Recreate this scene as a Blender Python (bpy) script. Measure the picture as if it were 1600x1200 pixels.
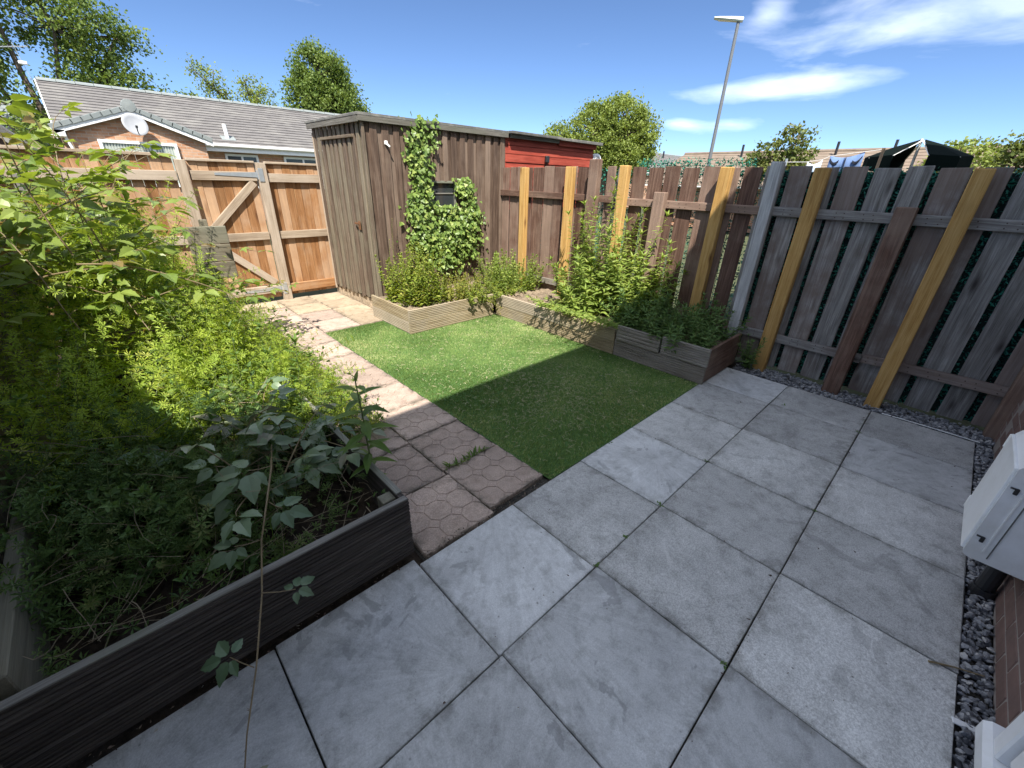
import bpy, math, random
import numpy as np
from mathutils import Vector, Matrix, Quaternion

for o in list(bpy.data.objects):
    bpy.data.objects.remove(o, do_unlink=True)
random.seed(7)
RS = np.random.RandomState(11)
scene = bpy.context.scene
COL = scene.collection

# ------------------------------------------------------------------ camera
cam_d = bpy.data.cameras.new('camera')
cam_d.sensor_width = 36.0
cam_d.lens = 646.457 / 1600 * 36.0
cam_d.clip_start = 0.02
cam_d.clip_end = 3000
cam = bpy.data.objects.new('camera', cam_d)
COL.objects.link(cam)
_r = Vector((0.72642895, -0.68672358, 0.02667768))
_u = Vector((0.28618849, 0.33757182, 0.89673932))
_w = Vector((0.62481768, 0.64378256, -0.44175433))
cam.matrix_world = Matrix(((_r.x, _u.x, -_w.x, 0), (_r.y, _u.y, -_w.y, 0), (_r.z, _u.z, -_w.z, 1.6), (0, 0, 0, 1)))
scene.camera = cam

# ------------------------------------------------------------------ sun, sky, exposure
SUN = Vector((-0.9, -1.0, 1.85)).normalized()
SKY_STRENGTH = 0.05
CLOUD = 0.85
sun_d = bpy.data.lights.new('sun', 'SUN')
sun_d.energy = 2.7
sun_d.angle = math.radians(0.5)
sun_d.color = (1.0, 0.94, 0.84)
sun = bpy.data.objects.new('sun', sun_d)
COL.objects.link(sun)
sun.rotation_euler = SUN.to_track_quat('Z', 'Y').to_euler()
sun.location = SUN * 60

world = bpy.data.worlds.new('World')
scene.world = world
world.use_nodes = True


D = math.radians


def build_world():
    nt = world.node_tree
    N, L = nt.nodes, nt.links
    N.clear()
    out = N.new('ShaderNodeOutputWorld')
    bg = N.new('ShaderNodeBackground')
    bg.inputs['Strength'].default_value = SKY_STRENGTH
    sky = N.new('ShaderNodeTexSky')
    sky.sky_type = 'NISHITA'
    sky.sun_disc = False
    sky.sun_elevation = math.asin(SUN.z)
    sky.sun_rotation = math.atan2(SUN.x, SUN.y)
    sky.air_density = 0.58
    sky.dust_density = 0.0
    sky.ozone_density = 6.0
    tc = N.new('ShaderNodeTexCoord')
    sep = N.new('ShaderNodeSeparateXYZ')
    L.new(tc.outputs['Generated'], sep.inputs[0])

    def m(op, a, b=None, clamp=False):
        n = N.new('ShaderNodeMath')
        n.operation = op
        n.use_clamp = clamp
        for i, v in enumerate((a, b)):
            if v is None:
                continue
            if isinstance(v, (int, float)):
                n.inputs[i].default_value = v
            else:
                L.new(v, n.inputs[i])
        return n.outputs[0]
    X, Y, Z = sep.outputs
    az = m('ARCTAN2', Y, X)
    el = m('ARCSINE', Z)
    # flat cloud layer coordinates: noise stretched along azimuth near the horizon
    comb = N.new('ShaderNodeCombineXYZ')
    L.new(m('MULTIPLY', az, 2.2), comb.inputs[0])
    L.new(m('MULTIPLY', el, 9.0), comb.inputs[1])
    n1 = N.new('ShaderNodeTexNoise')
    n1.inputs['Scale'].default_value = 2.2
    n1.inputs['Detail'].default_value = 7
    n1.inputs['Roughness'].default_value = 0.55
    n1.inputs['Distortion'].default_value = 0.35
    L.new(comb.outputs[0], n1.inputs['Vector'])
    nz = n1.outputs['Fac']

    def blob(a0, e0, sa, se, k):
        da = m('DIVIDE', m('SUBTRACT', az, a0), sa)
        de = m('DIVIDE', m('SUBTRACT', el, e0), se)
        d = m('ADD', m('MULTIPLY', da, da), m('MULTIPLY', de, de))
        return m('MULTIPLY', m('EXPONENT', m('MULTIPLY', d, -1.0)), k)
    tot = None
    for b in CLOUDS:
        v = blob(*b)
        tot = v if tot is None else m('ADD', tot, v)
    # unseen broken cloud added to fill the shade, cut away over the view
    n2 = N.new('ShaderNodeTexNoise')
    n2.inputs['Scale'].default_value = 1.7
    n2.inputs['Detail'].default_value = 6
    n2.inputs['Roughness'].default_value = 0.55
    L.new(tc.outputs['Generated'], n2.inputs['Vector'])
    fill_cloud = m('SUBTRACT', m('MULTIPLY', m('SUBTRACT', n2.outputs['Fac'], 0.5), 4.6), m('ADD', blob(D(50), D(4), D(95), D(12), 3.2), -0.38))
    dens1 = m('SUBTRACT', m('ADD', tot, m('MULTIPLY', m('SUBTRACT', nz, 0.5), 2.1)), 0.36)
    dens1 = m('MULTIPLY', m('MULTIPLY', dens1, 1.35, clamp=True), 0.30)
    dens = m('MAXIMUM', dens1, m('MULTIPLY', fill_cloud, 1.0, clamp=True))
    # drawn clouds and added fill cloud combined
    cover = m('MULTIPLY', dens, 0.86)
    shade = N.new('ShaderNodeMixRGB')
    shade.inputs[1].default_value = (0.62 * CLOUD / SKY_STRENGTH, 0.70 * CLOUD / SKY_STRENGTH, 0.84 * CLOUD / SKY_STRENGTH, 1)
    shade.inputs[2].default_value = (1.0 * CLOUD / SKY_STRENGTH, 1.0 * CLOUD / SKY_STRENGTH, 1.0 * CLOUD / SKY_STRENGTH, 1)
    L.new(m('MULTIPLY', m('SUBTRACT', nz, 0.38), 3.2, clamp=True), shade.inputs[0])
    mix = N.new('ShaderNodeMixRGB')
    L.new(cover, mix.inputs[0])
    L.new(sky.outputs[0], mix.inputs[1])
    L.new(shade.outputs[0], mix.inputs[2])
    L.new(mix.outputs[0], bg.inputs['Color'])
    L.new(bg.outputs[0], out.inputs['Surface'])


CLOUDS = [  # azimuth, elevation, half widths, weight: drifting cloud low in the north east
    (D(6.0), D(13.4), D(15), D(2.7), 1.1),
    (D(-18.0), D(13.0), D(14), D(3.0), 0.85),
    (D(20.0), D(9.0), D(11.5), D(1.05), 1.05),
    (D(21.2), D(14.9), D(1.6), D(1.1), 0.8),
    (D(27.6), D(6.1), D(2.2), D(0.75), 0.95),
    (D(22.4), D(6.0), D(2.8), D(0.75), 0.95),
    (D(-45.0), D(11.0), D(14), D(2.5), 0.8),
]
build_world()
scene.view_settings.view_transform = 'Standard'
scene.view_settings.look = 'None'
scene.view_settings.gamma = 1.0
scene.view_settings.exposure = 1.95
scene.view_settings.use_curve_mapping = False
scene.render.engine = 'CYCLES'
scene.cycles.max_bounces = 7
scene.cycles.diffuse_bounces = 4
scene.cycles.glossy_bounces = 2
scene.cycles.transmission_bounces = 4


# ------------------------------------------------------------------ mesh helpers
class MB:
    """collects geometry, built as one mesh"""

    def __init__(self):
        self.v = []
        self.f = []
        self.n = 0
        self.r = []

    def add(self, verts, faces, rnd=None):
        verts = np.asarray(verts, float).reshape(-1, 3)
        self.v.append(verts)
        o = self.n
        for f in faces:
            self.f.append(tuple(i + o for i in f))
        self.n += len(verts)
        self.r.append(np.full(len(verts), random.random() if rnd is None else rnd))
        return self

    def box(self, c, s, ch=0.0, R=None, jit=0.0):
        x, y, z = (d / 2 for d in s)
        if ch <= 0:
            vs = [(sx * x, sy * y, sz * z) for sx in (-1, 1) for sy in (-1, 1) for sz in (-1, 1)]
            fs = [(0, 1, 3, 2), (4, 6, 7, 5), (0, 4, 5, 1), (2, 3, 7, 6), (0, 2, 6, 4), (1, 5, 7, 3)]
        else:
            ch = min(ch, x * .45, y * .45, z * .45)
            vs, fs, idx = [], [], {}
            for sx in (-1, 1):
                for sy in (-1, 1):
                    for sz in (-1, 1):
                        for a in range(3):
                            p = [sx * (x - ch), sy * (y - ch), sz * (z - ch)]
                            p[a] = (sx * x, sy * y, sz * z)[a]
                            idx[(sx, sy, sz, a)] = len(vs)
                            vs.append(p)
            for a in range(3):
                b, c2 = (a + 1) % 3, (a + 2) % 3
                for s0 in (-1, 1):
                    q = []
                    for (sb, sc) in ((-1, -1), (1, -1), (1, 1), (-1, 1)):
                        k = [0, 0, 0]
                        k[a], k[b], k[c2] = s0, sb, sc
                        q.append(idx[(*k, a)])
                    fs.append(tuple(q if s0 > 0 else q[::-1]))
                for sb in (-1, 1):
                    for sc in (-1, 1):
                        q = []
                        for (s0, ax) in ((-1, b), (1, b), (1, c2), (-1, c2)):
                            k = [0, 0, 0]
                            k[a], k[b], k[c2] = s0, sb, sc
                            q.append(idx[(*k, ax)])
                        fs.append(tuple(q if sb * sc > 0 else q[::-1]))
            for sx in (-1, 1):
                for sy in (-1, 1):
                    for sz in (-1, 1):
                        q = [idx[(sx, sy, sz, a)] for a in range(3)]
                        fs.append(tuple(q if sx * sy * sz > 0 else q[::-1]))
        vs = np.array(vs, float)
        if jit:
            vs += RS.uniform(-jit, jit, vs.shape)
        if R is not None:
            vs = vs @ np.array(R).T
        return self.add(vs + np.array(c), fs)

    def prism(self, poly, z0, z1, axes=(0, 1, 2), inset=0.0, bottom=True):
        """polygon (counter-clockwise in axes 0,1) extruded along axes[2]"""
        n = len(poly)
        P = np.array(poly, float)
        top = P
        rings = [(P, z0)]
        if inset > 0:
            cen = P.mean(0)
            dd = P - cen
            ln = np.linalg.norm(dd, axis=1, keepdims=True)
            rings.append((P, z1 - inset))
            top = cen + dd * (1 - inset * 1.3 / ln)
        rings.append((top, z1))
        vs = []
        for p, z in rings:
            for a in p:
                q = [0, 0, 0]
                q[axes[0]], q[axes[1]], q[axes[2]] = a[0], a[1], z
                vs.append(q)
        fs = []
        for k in range(len(rings) - 1):
            for i in range(n):
                j = (i + 1) % n
                fs.append((k * n + i, k * n + j, (k + 1) * n + j, (k + 1) * n + i))
        fs.append(tuple((len(rings) - 1) * n + i for i in range(n)))
        if bottom:
            fs.append(tuple(range(n))[::-1])
        return self.add(vs, fs)

    def tube(self, path, r0, r1=None, sides=6, cap=True):
        path = np.array(path, float)
        n = len(path)
        r1 = r0 if r1 is None else r1
        up = np.array([0.13, 0.31, 0.94])
        vs = []
        for i in range(n):
            t = path[min(i + 1, n - 1)] - path[max(i - 1, 0)]
            t /= (np.linalg.norm(t) + 1e-9)
            a = np.cross(t, up)
            if np.linalg.norm(a) < 1e-3:
                a = np.cross(t, [1, 0, 0])
            a /= np.linalg.norm(a)
            b = np.cross(t, a)
            r = r0 + (r1 - r0) * i / max(1, n - 1)
            for k in range(sides):
                an = 2 * math.pi * k / sides
                vs.append(path[i] + r * (math.cos(an) * a + math.sin(an) * b))
        fs = []
        for i in range(n - 1):
            for k in range(sides):
                k2 = (k + 1) % sides
                fs.append((i * sides + k, i * sides + k2, (i + 1) * sides + k2, (i + 1) * sides + k))
        if cap:
            fs.append(tuple(range(sides))[::-1])
            fs.append(tuple((n - 1) * sides + k for k in range(sides)))
        return self.add(vs, fs)

    def lathe(self, prof, c=(0, 0, 0), axis='z', sides=20):
        vs, fs = [], []
        n = len(prof)
        for k in range(sides):
            a = 2 * math.pi * k / sides
            for (r, z) in prof:
                p = (r * math.cos(a), r * math.sin(a), z)
                if axis == 'y':
                    p = (p[0], p[2], p[1])
                elif axis == 'x':
                    p = (p[2], p[0], p[1])
                vs.append(p)
        for k in range(sides):
            k2 = (k + 1) % sides
            for i in range(n - 1):
                fs.append((k * n + i, k2 * n + i, k2 * n + i + 1, k * n + i + 1))
        return self.add(np.array(vs) + np.array(c), fs)

    def scatter(self, tmpl, Rm, pos, rnd=None):
        """tmpl=(verts,faces); Rm (M,3,3) incl. scale, pos (M,3)"""
        tv, tf = tmpl
        M = len(pos)
        if M == 0:
            return self
        vs = np.einsum('mij,nj->mni', Rm, tv) + pos[:, None, :]
        self.v.append(vs.reshape(-1, 3))
        k = len(tv)
        o = self.n
        offs = o + np.arange(M) * k
        for f in tf:
            fa = offs[:, None] + np.array(f)[None, :]
            self.f.append(fa)
        self.n += M * k
        if rnd is None:
            rnd = RS.rand(M)
        self.r.append(np.repeat(rnd, k))
        return self

    def mesh(self, name, smooth=False):
        me = bpy.data.meshes.new(name)
        V = np.concatenate(self.v) if self.v else np.zeros((0, 3))
        loops, sizes = [], []
        for f in self.f:
            if isinstance(f, tuple):
                loops.append(np.array(f))
                sizes.append(np.array([len(f)]))
            else:
                loops.append(f.reshape(-1))
                sizes.append(np.full(f.shape[0], f.shape[1]))
        Lp = np.concatenate(loops).astype(np.int32)
        Sz = np.concatenate(sizes).astype(np.int32)
        st = np.concatenate([[0], np.cumsum(Sz)[:-1]]).astype(np.int32)
        me.vertices.add(len(V))
        me.vertices.foreach_set('co', V.astype(np.float32).reshape(-1))
        me.loops.add(len(Lp))
        me.loops.foreach_set('vertex_index', Lp)
        me.polygons.add(len(Sz))
        me.polygons.foreach_set('loop_start', st)
        me.polygons.foreach_set('loop_total', Sz)
        me.update(calc_edges=True)
        at = me.attributes.new('rnd', 'FLOAT', 'POINT')
        at.data.foreach_set('value', np.concatenate(self.r).astype(np.float32))
        me.polygons.foreach_set('use_smooth', np.full(len(Sz), bool(smooth)))
        me.validate()
        me.update()
        return me

    def build(self, name, mat, parent=None, loc=(0, 0, 0), rot=None, smooth=False, **props):
        me = self.mesh(name, smooth)
        if mat:
            me.materials.append(mat)
        return link(name, me, parent, loc, rot, **props)


def link(name, me, parent=None, loc=(0, 0, 0), rot=None, **props):
    o = bpy.data.objects.new(name, me)
    COL.objects.link(o)
    o.location = loc
    if rot is not None:
        o.rotation_euler = rot
    if parent is not None:
        o.parent = parent
    for k, v in props.items():
        o[k] = v
    return o


def thing(name, label, category, loc=(0, 0, 0), group=None, rz=0.0):
    o = bpy.data.objects.new(name, None)
    o.empty_display_size = 0.1
    COL.objects.link(o)
    o.location = loc
    o.rotation_euler = (0, 0, rz)
    o['label'] = label
    o['category'] = category
    if group:
        o['group'] = group
    return o


def struct(o):
    o['kind'] = 'structure'
    return o


def board(parent, name, mat, c, s, ch=0.003, rot=None, jit=0.0):
    """one plank, box with eased edges, centred at c (parent space)"""
    return MB().box((0, 0, 0), s, ch, jit=jit).build(name, mat, parent, c, rot)


# ------------------------------------------------------------------ materials
MATS = {}


class NT:
    def __init__(self, name):
        self.m = bpy.data.materials.new(name)
        self.m.use_nodes = True
        self.t = self.m.node_tree
        self.N, self.L = self.t.nodes, self.t.links
        self.b = self.N['Principled BSDF']
        self.out = self.N['Material Output']

    def n(self, typ, **kw):
        n = self.N.new('ShaderNode' + typ)
        for k, v in kw.items():
            if k in n.inputs:
                if hasattr(v, 'links') or hasattr(v, 'is_linked'):
                    self.L.new(v, n.inputs[k])
                else:
                    n.inputs[k].default_value = v
            else:
                setattr(n, k, v)
        return n

    def math(self, op, a, b=0.0, clamp=False):
        n = self.N.new('ShaderNodeMath')
        n.operation = op
        n.use_clamp = clamp
        for i, v in enumerate((a, b)):
            if isinstance(v, (int, float)):
                n.inputs[i].default_value = v
            else:
                self.L.new(v, n.inputs[i])
        return n.outputs[0]

    def ramp(self, fac, stops):
        n = self.N.new('ShaderNodeValToRGB')
        e = n.color_ramp.elements
        while len(e) < len(stops):
            e.new(0.5)
        for i, (p, c) in enumerate(stops):
            e[i].position = p
            e[i].color = (c[0], c[1], c[2], 1) if not isinstance(c, (int, float)) else (c, c, c, 1)
        self.L.new(fac, n.inputs[0])
        return n.outputs[0]

    def mix(self, fac, a, b, mode='MIX'):
        n = self.N.new('ShaderNodeMixRGB')
        n.blend_type = mode
        for i, v in enumerate((fac, a, b)):
            if isinstance(v, (int, float)):
                n.inputs[i].default_value = v if i == 0 else (v, v, v, 1)
            elif isinstance(v, tuple):
                n.inputs[i].default_value = (v[0], v[1], v[2], 1)
            else:
                self.L.new(v, n.inputs[i])
        return n.outputs[0]

    def coords(self, scale=(1, 1, 1), rand=True, kind='Object'):
        tc = self.N.new('ShaderNodeTexCoord')
        v = tc.outputs[kind]
        if rand:
            oi = self.N.new('ShaderNodeObjectInfo')
            cb = self.N.new('ShaderNodeCombineXYZ')
            for i, k in enumerate((37.0, 91.0, 53.0)):
                self.L.new(self.math('MULTIPLY', oi.outputs['Random'], k), cb.inputs[i])
            ad = self.N.new('ShaderNodeVectorMath')
            self.L.new(v, ad.inputs[0])
            self.L.new(cb.outputs[0], ad.inputs[1])
            v = ad.outputs[0]
            self.rand = oi.outputs['Random']
        mp = self.N.new('ShaderNodeMapping')
        mp.inputs['Scale'].default_value = scale
        self.L.new(v, mp.inputs[0])
        self.raw = v
        return mp.outputs[0]

    def noise(self, vec, scale, detail=4, rough=0.55, dist=0.0):
        n = self.n('TexNoise', Scale=scale, Detail=detail, Roughness=rough, Distortion=dist)
        self.L.new(vec, n.inputs['Vector'])
        return n.outputs['Fac']

    def bump(self, h, strength=0.3, dist=0.01):
        n = self.n('Bump', Strength=strength, Distance=dist)
        self.L.new(h, n.inputs['Height'])
        self.L.new(n.outputs[0], self.b.inputs['Normal'])

    def col(self, c):
        self.L.new(c, self.b.inputs['Base Color'])

    def set(self, **kw):
        for k, v in kw.items():
            self.b.inputs[k.replace('_', ' ')].default_value = v


def wood(name, dark, mid, light, axis='z', rough=0.8, var=0.5, grey=None, greyamt=0.0, knots=0.5, bump=0.35):
    key = name + axis
    if key in MATS:
        return MATS[key]
    t = NT(key)
    ai = 'xyz'.index(axis)
    sc = [16, 16, 16]
    sc[ai] = 0.9
    v = t.coords(tuple(sc))
    raw = t.raw
    rnd = t.rand
    g = t.noise(v, 2.2, 6, 0.62, 0.7)
    sc2 = [120, 120, 120]
    sc2[ai] = 1.6
    mp = t.n('Mapping', Scale=tuple(sc2))
    t.L.new(raw, mp.inputs[0])
    fine = t.noise(mp.outputs[0], 3.0, 4, 0.7)
    mixg = t.math('ADD', t.math('MULTIPLY', g, 0.52), t.math('MULTIPLY', fine, 0.48))
    c = t.ramp(mixg, [(0.36, dark), (0.5, mid), (0.63, light)])
    # knots
    if knots > 0:
        sk = [7.0, 7.0, 7.0]
        sk[ai] = 2.0
        mk = t.n('Mapping', Scale=tuple(sk))
        t.L.new(raw, mk.inputs[0])
        vo = t.n('TexVoronoi', Scale=1.0)
        t.L.new(mk.outputs[0], vo.inputs['Vector'])
        kf = t.ramp(vo.outputs['Distance'], [(0.05, 1.0), (0.13, 0.35), (0.2, 0.0)])
        c = t.mix(t.math('MULTIPLY', kf, knots), c, (dark[0] * .55, dark[1] * .5, dark[2] * .5))
    # broad weathering
    big = t.noise(raw, 2.6, 5, 0.6)
    if grey:
        gf = t.math('MULTIPLY', t.ramp(t.math('ADD', big, t.math('MULTIPLY', t.math('SUBTRACT', rnd, 0.5), 0.35)), [(0.40, 0.0), (0.62, 1.0)]), greyamt)
        c = t.mix(gf, c, grey)
    val = t.math('ADD', t.math('MULTIPLY', rnd, var), 1 - var / 2)
    val = t.math('MULTIPLY', val, t.math('ADD', t.math('MULTIPLY', big, 0.7), 0.65))
    c = t.mix(1.0, c, val, 'MULTIPLY')
    t.col(c)
    t.set(Roughness=rough)
    t.b.inputs['Specular IOR Level'].default_value = 0.25
    t.bump(mixg, bump, 0.006)
    MATS[key] = t.m
    return t.m


def plain(name, c, rough=0.6, metal=0.0, var=0.12, scale=12.0, bump=0.0, spec=0.5, dirt=None, dirtamt=0.0):
    if name in MATS:
        return MATS[name]
    t = NT(name)
    v = t.coords()
    n = t.noise(v, scale, 5, 0.6)
    cc = t.mix(1.0, c, t.math('ADD', t.math('MULTIPLY', n, var * 2), 1 - var), 'MULTIPLY')
    if dirt:
        d = t.noise(v, scale * .35, 6, 0.65)
        cc = t.mix(t.math('MULTIPLY', t.ramp(d, [(0.45, 0.0), (0.72, 1.0)]), dirtamt), cc, dirt)
    t.col(cc)
    t.set(Roughness=rough, Metallic=metal)
    t.b.inputs['Specular IOR Level'].default_value = spec
    if bump:
        t.bump(n, bump, 0.004)
    MATS[name] = t.m
    return t.m


def leafmat(name, c0, c1, trans=0.35, rough=0.5, tc=None, c2=None, spec=0.3):
    if name in MATS:
        return MATS[name]
    t = NT(name)
    at = t.n('Attribute', attribute_name='rnd')
    v = t.coords()
    nz = t.noise(v, 14.0, 3, 0.6)
    stops = [(0.0, c0), (0.75, c1)]
    stops.append((1.0, c2 if c2 else c1))
    c = t.ramp(at.outputs['Fac'], stops)
    c = t.mix(1.0, c, t.math('ADD', t.math('MULTIPLY', nz, 0.6), 0.7), 'MULTIPLY')
    t.col(c)
    t.set(Roughness=rough)
    t.b.inputs['Specular IOR Level'].default_value = spec
    tr = t.n('BsdfTranslucent')
    hs = t.n('HueSaturation', Saturation=1.15, Value=1.35, Hue=0.485)
    t.L.new(c, hs.inputs['Color'])
    t.L.new(hs.outputs[0], tr.inputs['Color'])
    ms = t.n('MixShader', Fac=trans)
    t.L.new(t.b.outputs[0], ms.inputs[1])
    t.L.new(tr.outputs[0], ms.inputs[2])
    t.L.new(ms.outputs[0], t.out.inputs['Surface'])
    MATS[name] = t.m
    return t.m


def concrete(name, base, stain=(0.5, 0.5, 0.48), fine=0.5, fan=0.0, half=(0.3, 0.3), grit=0.0, damp=0.4, edge=0.5):
    t = NT(name)
    v = t.coords()
    rnd = t.rand
    a = t.noise(v, 2.6, 7, 0.62, 0.6)
    b = t.noise(v, 260.0, 2, 0.5)
    g2 = t.noise(v, 150.0, 4, 0.75)
    d = t.noise(v, 14.0, 6, 0.7, 0.2)
    loc = t.coords((1, 1, 1), False)
    sep = t.n('SeparateXYZ')
    t.L.new(loc, sep.inputs[0])
    x, y = sep.outputs[0], sep.outputs[1]
    # float marks fan out from a point that differs from slab to slab
    ox = t.math('MULTIPLY', t.math('SUBTRACT', rnd, 0.5), 0.9)
    oy = t.math('MULTIPLY', t.math('SUBTRACT', t.math('FRACT', t.math('MULTIPLY', rnd, 7.31)), 0.5), 0.9)
    dx, dy = t.math('SUBTRACT', x, ox), t.math('SUBTRACT', y, oy)
    ang = t.math('ARCTAN2', dy, dx)
    rad = t.math('SQRT', t.math('ADD', t.math('MULTIPLY', dx, dx), t.math('MULTIPLY', dy, dy)))
    cb = t.n('CombineXYZ')
    t.L.new(t.math('MULTIPLY', ang, 11.0), cb.inputs[0])
    t.L.new(t.math('MULTIPLY', rad, 4.5), cb.inputs[1])
    t.L.new(t.math('MULTIPLY', rnd, 60.0), cb.inputs[2])
    s = t.noise(cb.outputs[0], 1.6, 5, 0.65, 0.5)
    c = t.ramp(a, [(0.26, tuple(k * .74 for k in base)), (0.48, base), (0.70, tuple(min(1, k * 1.22) for k in base))])
    c = t.mix(t.math('MULTIPLY', t.ramp(d, [(0.48, 0.0), (0.66, 1.0)]), 0.5), c, stain, 'MULTIPLY')
    if fan:
        c = t.mix(1.0, c, t.math('ADD', t.math('MULTIPLY', s, 2 * fan), 1 - fan), 'MULTIPLY')
    c = t.mix(1.0, c, t.math('ADD', t.math('MULTIPLY', b, fine), 1 - fine / 2), 'MULTIPLY')
    if grit:
        c = t.mix(t.math('MULTIPLY', t.ramp(g2, [(0.42, 1.0), (0.55, 0.0)]), grit), c, (0.10, 0.10, 0.10))
        c = t.mix(t.math('MULTIPLY', t.ramp(g2, [(0.60, 0.0), (0.68, 1.0)]), grit * .5), c, (0.62, 0.61, 0.58))
    # hard edged damp / bloom marks
    e = t.noise(v, 3.4, 4, 0.55, 1.5)
    c = t.mix(t.math('MULTIPLY', t.ramp(e, [(0.625, 0.0), (0.645, 1.0)]), damp), c, tuple(k * .42 for k in base))
    e2 = t.noise(v, 5.2, 6, 0.7, 0.9)
    c = t.mix(t.math('MULTIPLY', t.ramp(e2, [(0.60, 0.0), (0.70, 1.0)]), 0.35), c, tuple(min(1, k * 1.45) for k in base))
    # grime gathered along the edges
    ex = t.math('SUBTRACT', t.math('ABSOLUTE', x), half[0] - 0.045)
    ey = t.math('SUBTRACT', t.math('ABSOLUTE', y), half[1] - 0.045)
    em = t.math('MULTIPLY', t.math('MAXIMUM', ex, ey), 22.0, clamp=True)
    c = t.mix(t.math('MULTIPLY', t.math('MULTIPLY', em, t.ramp(d, [(0.38, 0.0), (0.60, 1.0)])), edge), c, (0.09, 0.085, 0.065))
    sp = t.n('TexVoronoi', Scale=15.0)
    t.L.new(v, sp.inputs['Vector'])
    spots = t.math('MULTIPLY', t.ramp(sp.outputs['Distance'], [(0.03, 1.0), (0.09, 0.0)]), t.ramp(a, [(0.45, 0.0), (0.6, 0.8)]))
    c = t.mix(spots, c, (0.07, 0.07, 0.06))
    c = t.mix(1.0, c, t.math('ADD', t.math('MULTIPLY', rnd, 0.36), 0.82), 'MULTIPLY')
    t.col(c)
    t.set(Roughness=0.86)
    t.b.inputs['Specular IOR Level'].default_value = 0.3
    h = t.math('ADD', t.math('MULTIPLY', s, 0.5 if fan else 0.0), t.math('ADD', t.math('MULTIPLY', b, 0.25), t.math('MULTIPLY', g2, 0.6 if grit else 0.2)))
    t.bump(h, 0.45, 0.004)
    MATS[name] = t.m
    return t.m


def brickmat(name, c1, c2, mortar, scale=1.0, axes='xz'):
    t = NT(name)
    v = t.coords((1, 1, 1), False)
    sep = t.n('SeparateXYZ')
    t.L.new(v, sep.inputs[0])
    cb = t.n('CombineXYZ')
    t.L.new(sep.outputs['xyz'.index(axes[0])], cb.inputs[0])
    t.L.new(sep.outputs['xyz'.index(axes[1])], cb.inputs[1])
    b = t.n('TexBrick', offset=0.5)
    b.inputs['Color1'].default_value = (*c1, 1)
    b.inputs['Color2'].default_value = (*c2, 1)
    b.inputs['Mortar'].default_value = (*mortar, 1)
    b.inputs['Scale'].default_value = scale
    b.inputs['Mortar Size'].default_value = 0.006
    b.inputs['Brick Width'].default_value = 0.225
    b.inputs['Row Height'].default_value = 0.075
    t.L.new(cb.outputs[0], b.inputs['Vector'])
    n = t.noise(v, 9.0, 5, 0.6)
    c = t.mix(1.0, b.outputs['Color'], t.math('ADD', t.math('MULTIPLY', n, 0.7), 0.65), 'MULTIPLY')
    t.col(c)
    t.set(Roughness=0.9)
    inv = t.math('SUBTRACT', 1.0, b.outputs['Fac'])
    t.bump(inv, 0.5, 0.006)
    MATS[name] = t.m
    return t.m


def soilmat(name, c0, c1, scale=30.0):
    t = NT(name)
    v = t.coords((1, 1, 1), False)
    a = t.noise(v, scale, 6, 0.7)
    b = t.noise(v, 2.0, 4, 0.6)
    c = t.ramp(a, [(0.3, c0), (0.7, c1)])
    c = t.mix(1.0, c, t.math('ADD', t.math('MULTIPLY', b, 0.8), 0.6), 'MULTIPLY')
    t.col(c)
    t.set(Roughness=0.95)
    t.b.inputs['Specular IOR Level'].default_value = 0.15
    t.bump(a, 0.8, 0.02)
    MATS[name] = t.m
    return t.m


def glassmat(name, c=(0.02, 0.025, 0.03), rough=0.08):
    t = NT(name)
    v = t.coords()
    n = t.noise(v, 6.0, 5, 0.6)
    t.col(t.mix(t.math('MULTIPLY', n, 0.3), c, (0.12, 0.13, 0.13)))
    t.set(Roughness=rough)
    MATS[name] = t.m
    return t.m


def W_stain(a): return wood('fence_stain_', (0.060, 0.032, 0.024), (0.135, 0.076, 0.055), (0.235, 0.150, 0.112), a, var=0.6, grey=(0.22, 0.17, 0.135), greyamt=0.45, bump=.6)
def W_grey(a): return wood('fence_grey_', (0.12, 0.110, 0.10), (0.275, 0.26, 0.245), (0.47, 0.455, 0.43), a, var=0.7, grey=(0.13, 0.092, 0.075), greyamt=0.8, knots=1.0, bump=.7)
def W_new(a): return wood('new_timber_', (0.30, 0.155, 0.045), (0.50, 0.295, 0.095), (0.62, 0.41, 0.17), a, var=0.35, knots=1.0, grey=(0.37, 0.23, 0.09), greyamt=0.6, bump=.5)
def W_gate(a): return wood('gate_board_', (0.19, 0.085, 0.035), (0.33, 0.16, 0.065), (0.45, 0.26, 0.13), a, var=0.55, grey=(0.36, 0.27, 0.19), greyamt=0.55, knots=0.7)
def W_rail(a): return wood('gate_rail_', (0.22, 0.165, 0.115), (0.36, 0.285, 0.21), (0.47, 0.39, 0.30), a, var=0.25, knots=0.6, grey=(0.36, 0.31, 0.26), greyamt=0.5)
def W_shed(a): return wood('shed_board_', (0.050, 0.031, 0.023), (0.115, 0.076, 0.056), (0.205, 0.145, 0.11), a, var=0.5, grey=(0.21, 0.165, 0.13), greyamt=0.4, bump=.6, knots=0.25)
def W_shedg(a): return wood('shed_green_', (0.058, 0.040, 0.029), (0.135, 0.098, 0.072), (0.25, 0.195, 0.145), a, var=0.45, grey=(0.15, 0.145, 0.105), greyamt=0.5, bump=.6, knots=0.25)
def W_red(a): return wood('red_board_', (0.18, 0.028, 0.017), (0.29, 0.050, 0.032), (0.37, 0.085, 0.055), a, var=0.3, knots=0.3)
def W_deck(a): return wood('deck_board_', (0.19, 0.145, 0.085), (0.33, 0.265, 0.165), (0.44, 0.37, 0.255), a, var=0.3, knots=0.4, grey=(0.28, 0.25, 0.21), greyamt=0.6)
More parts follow.
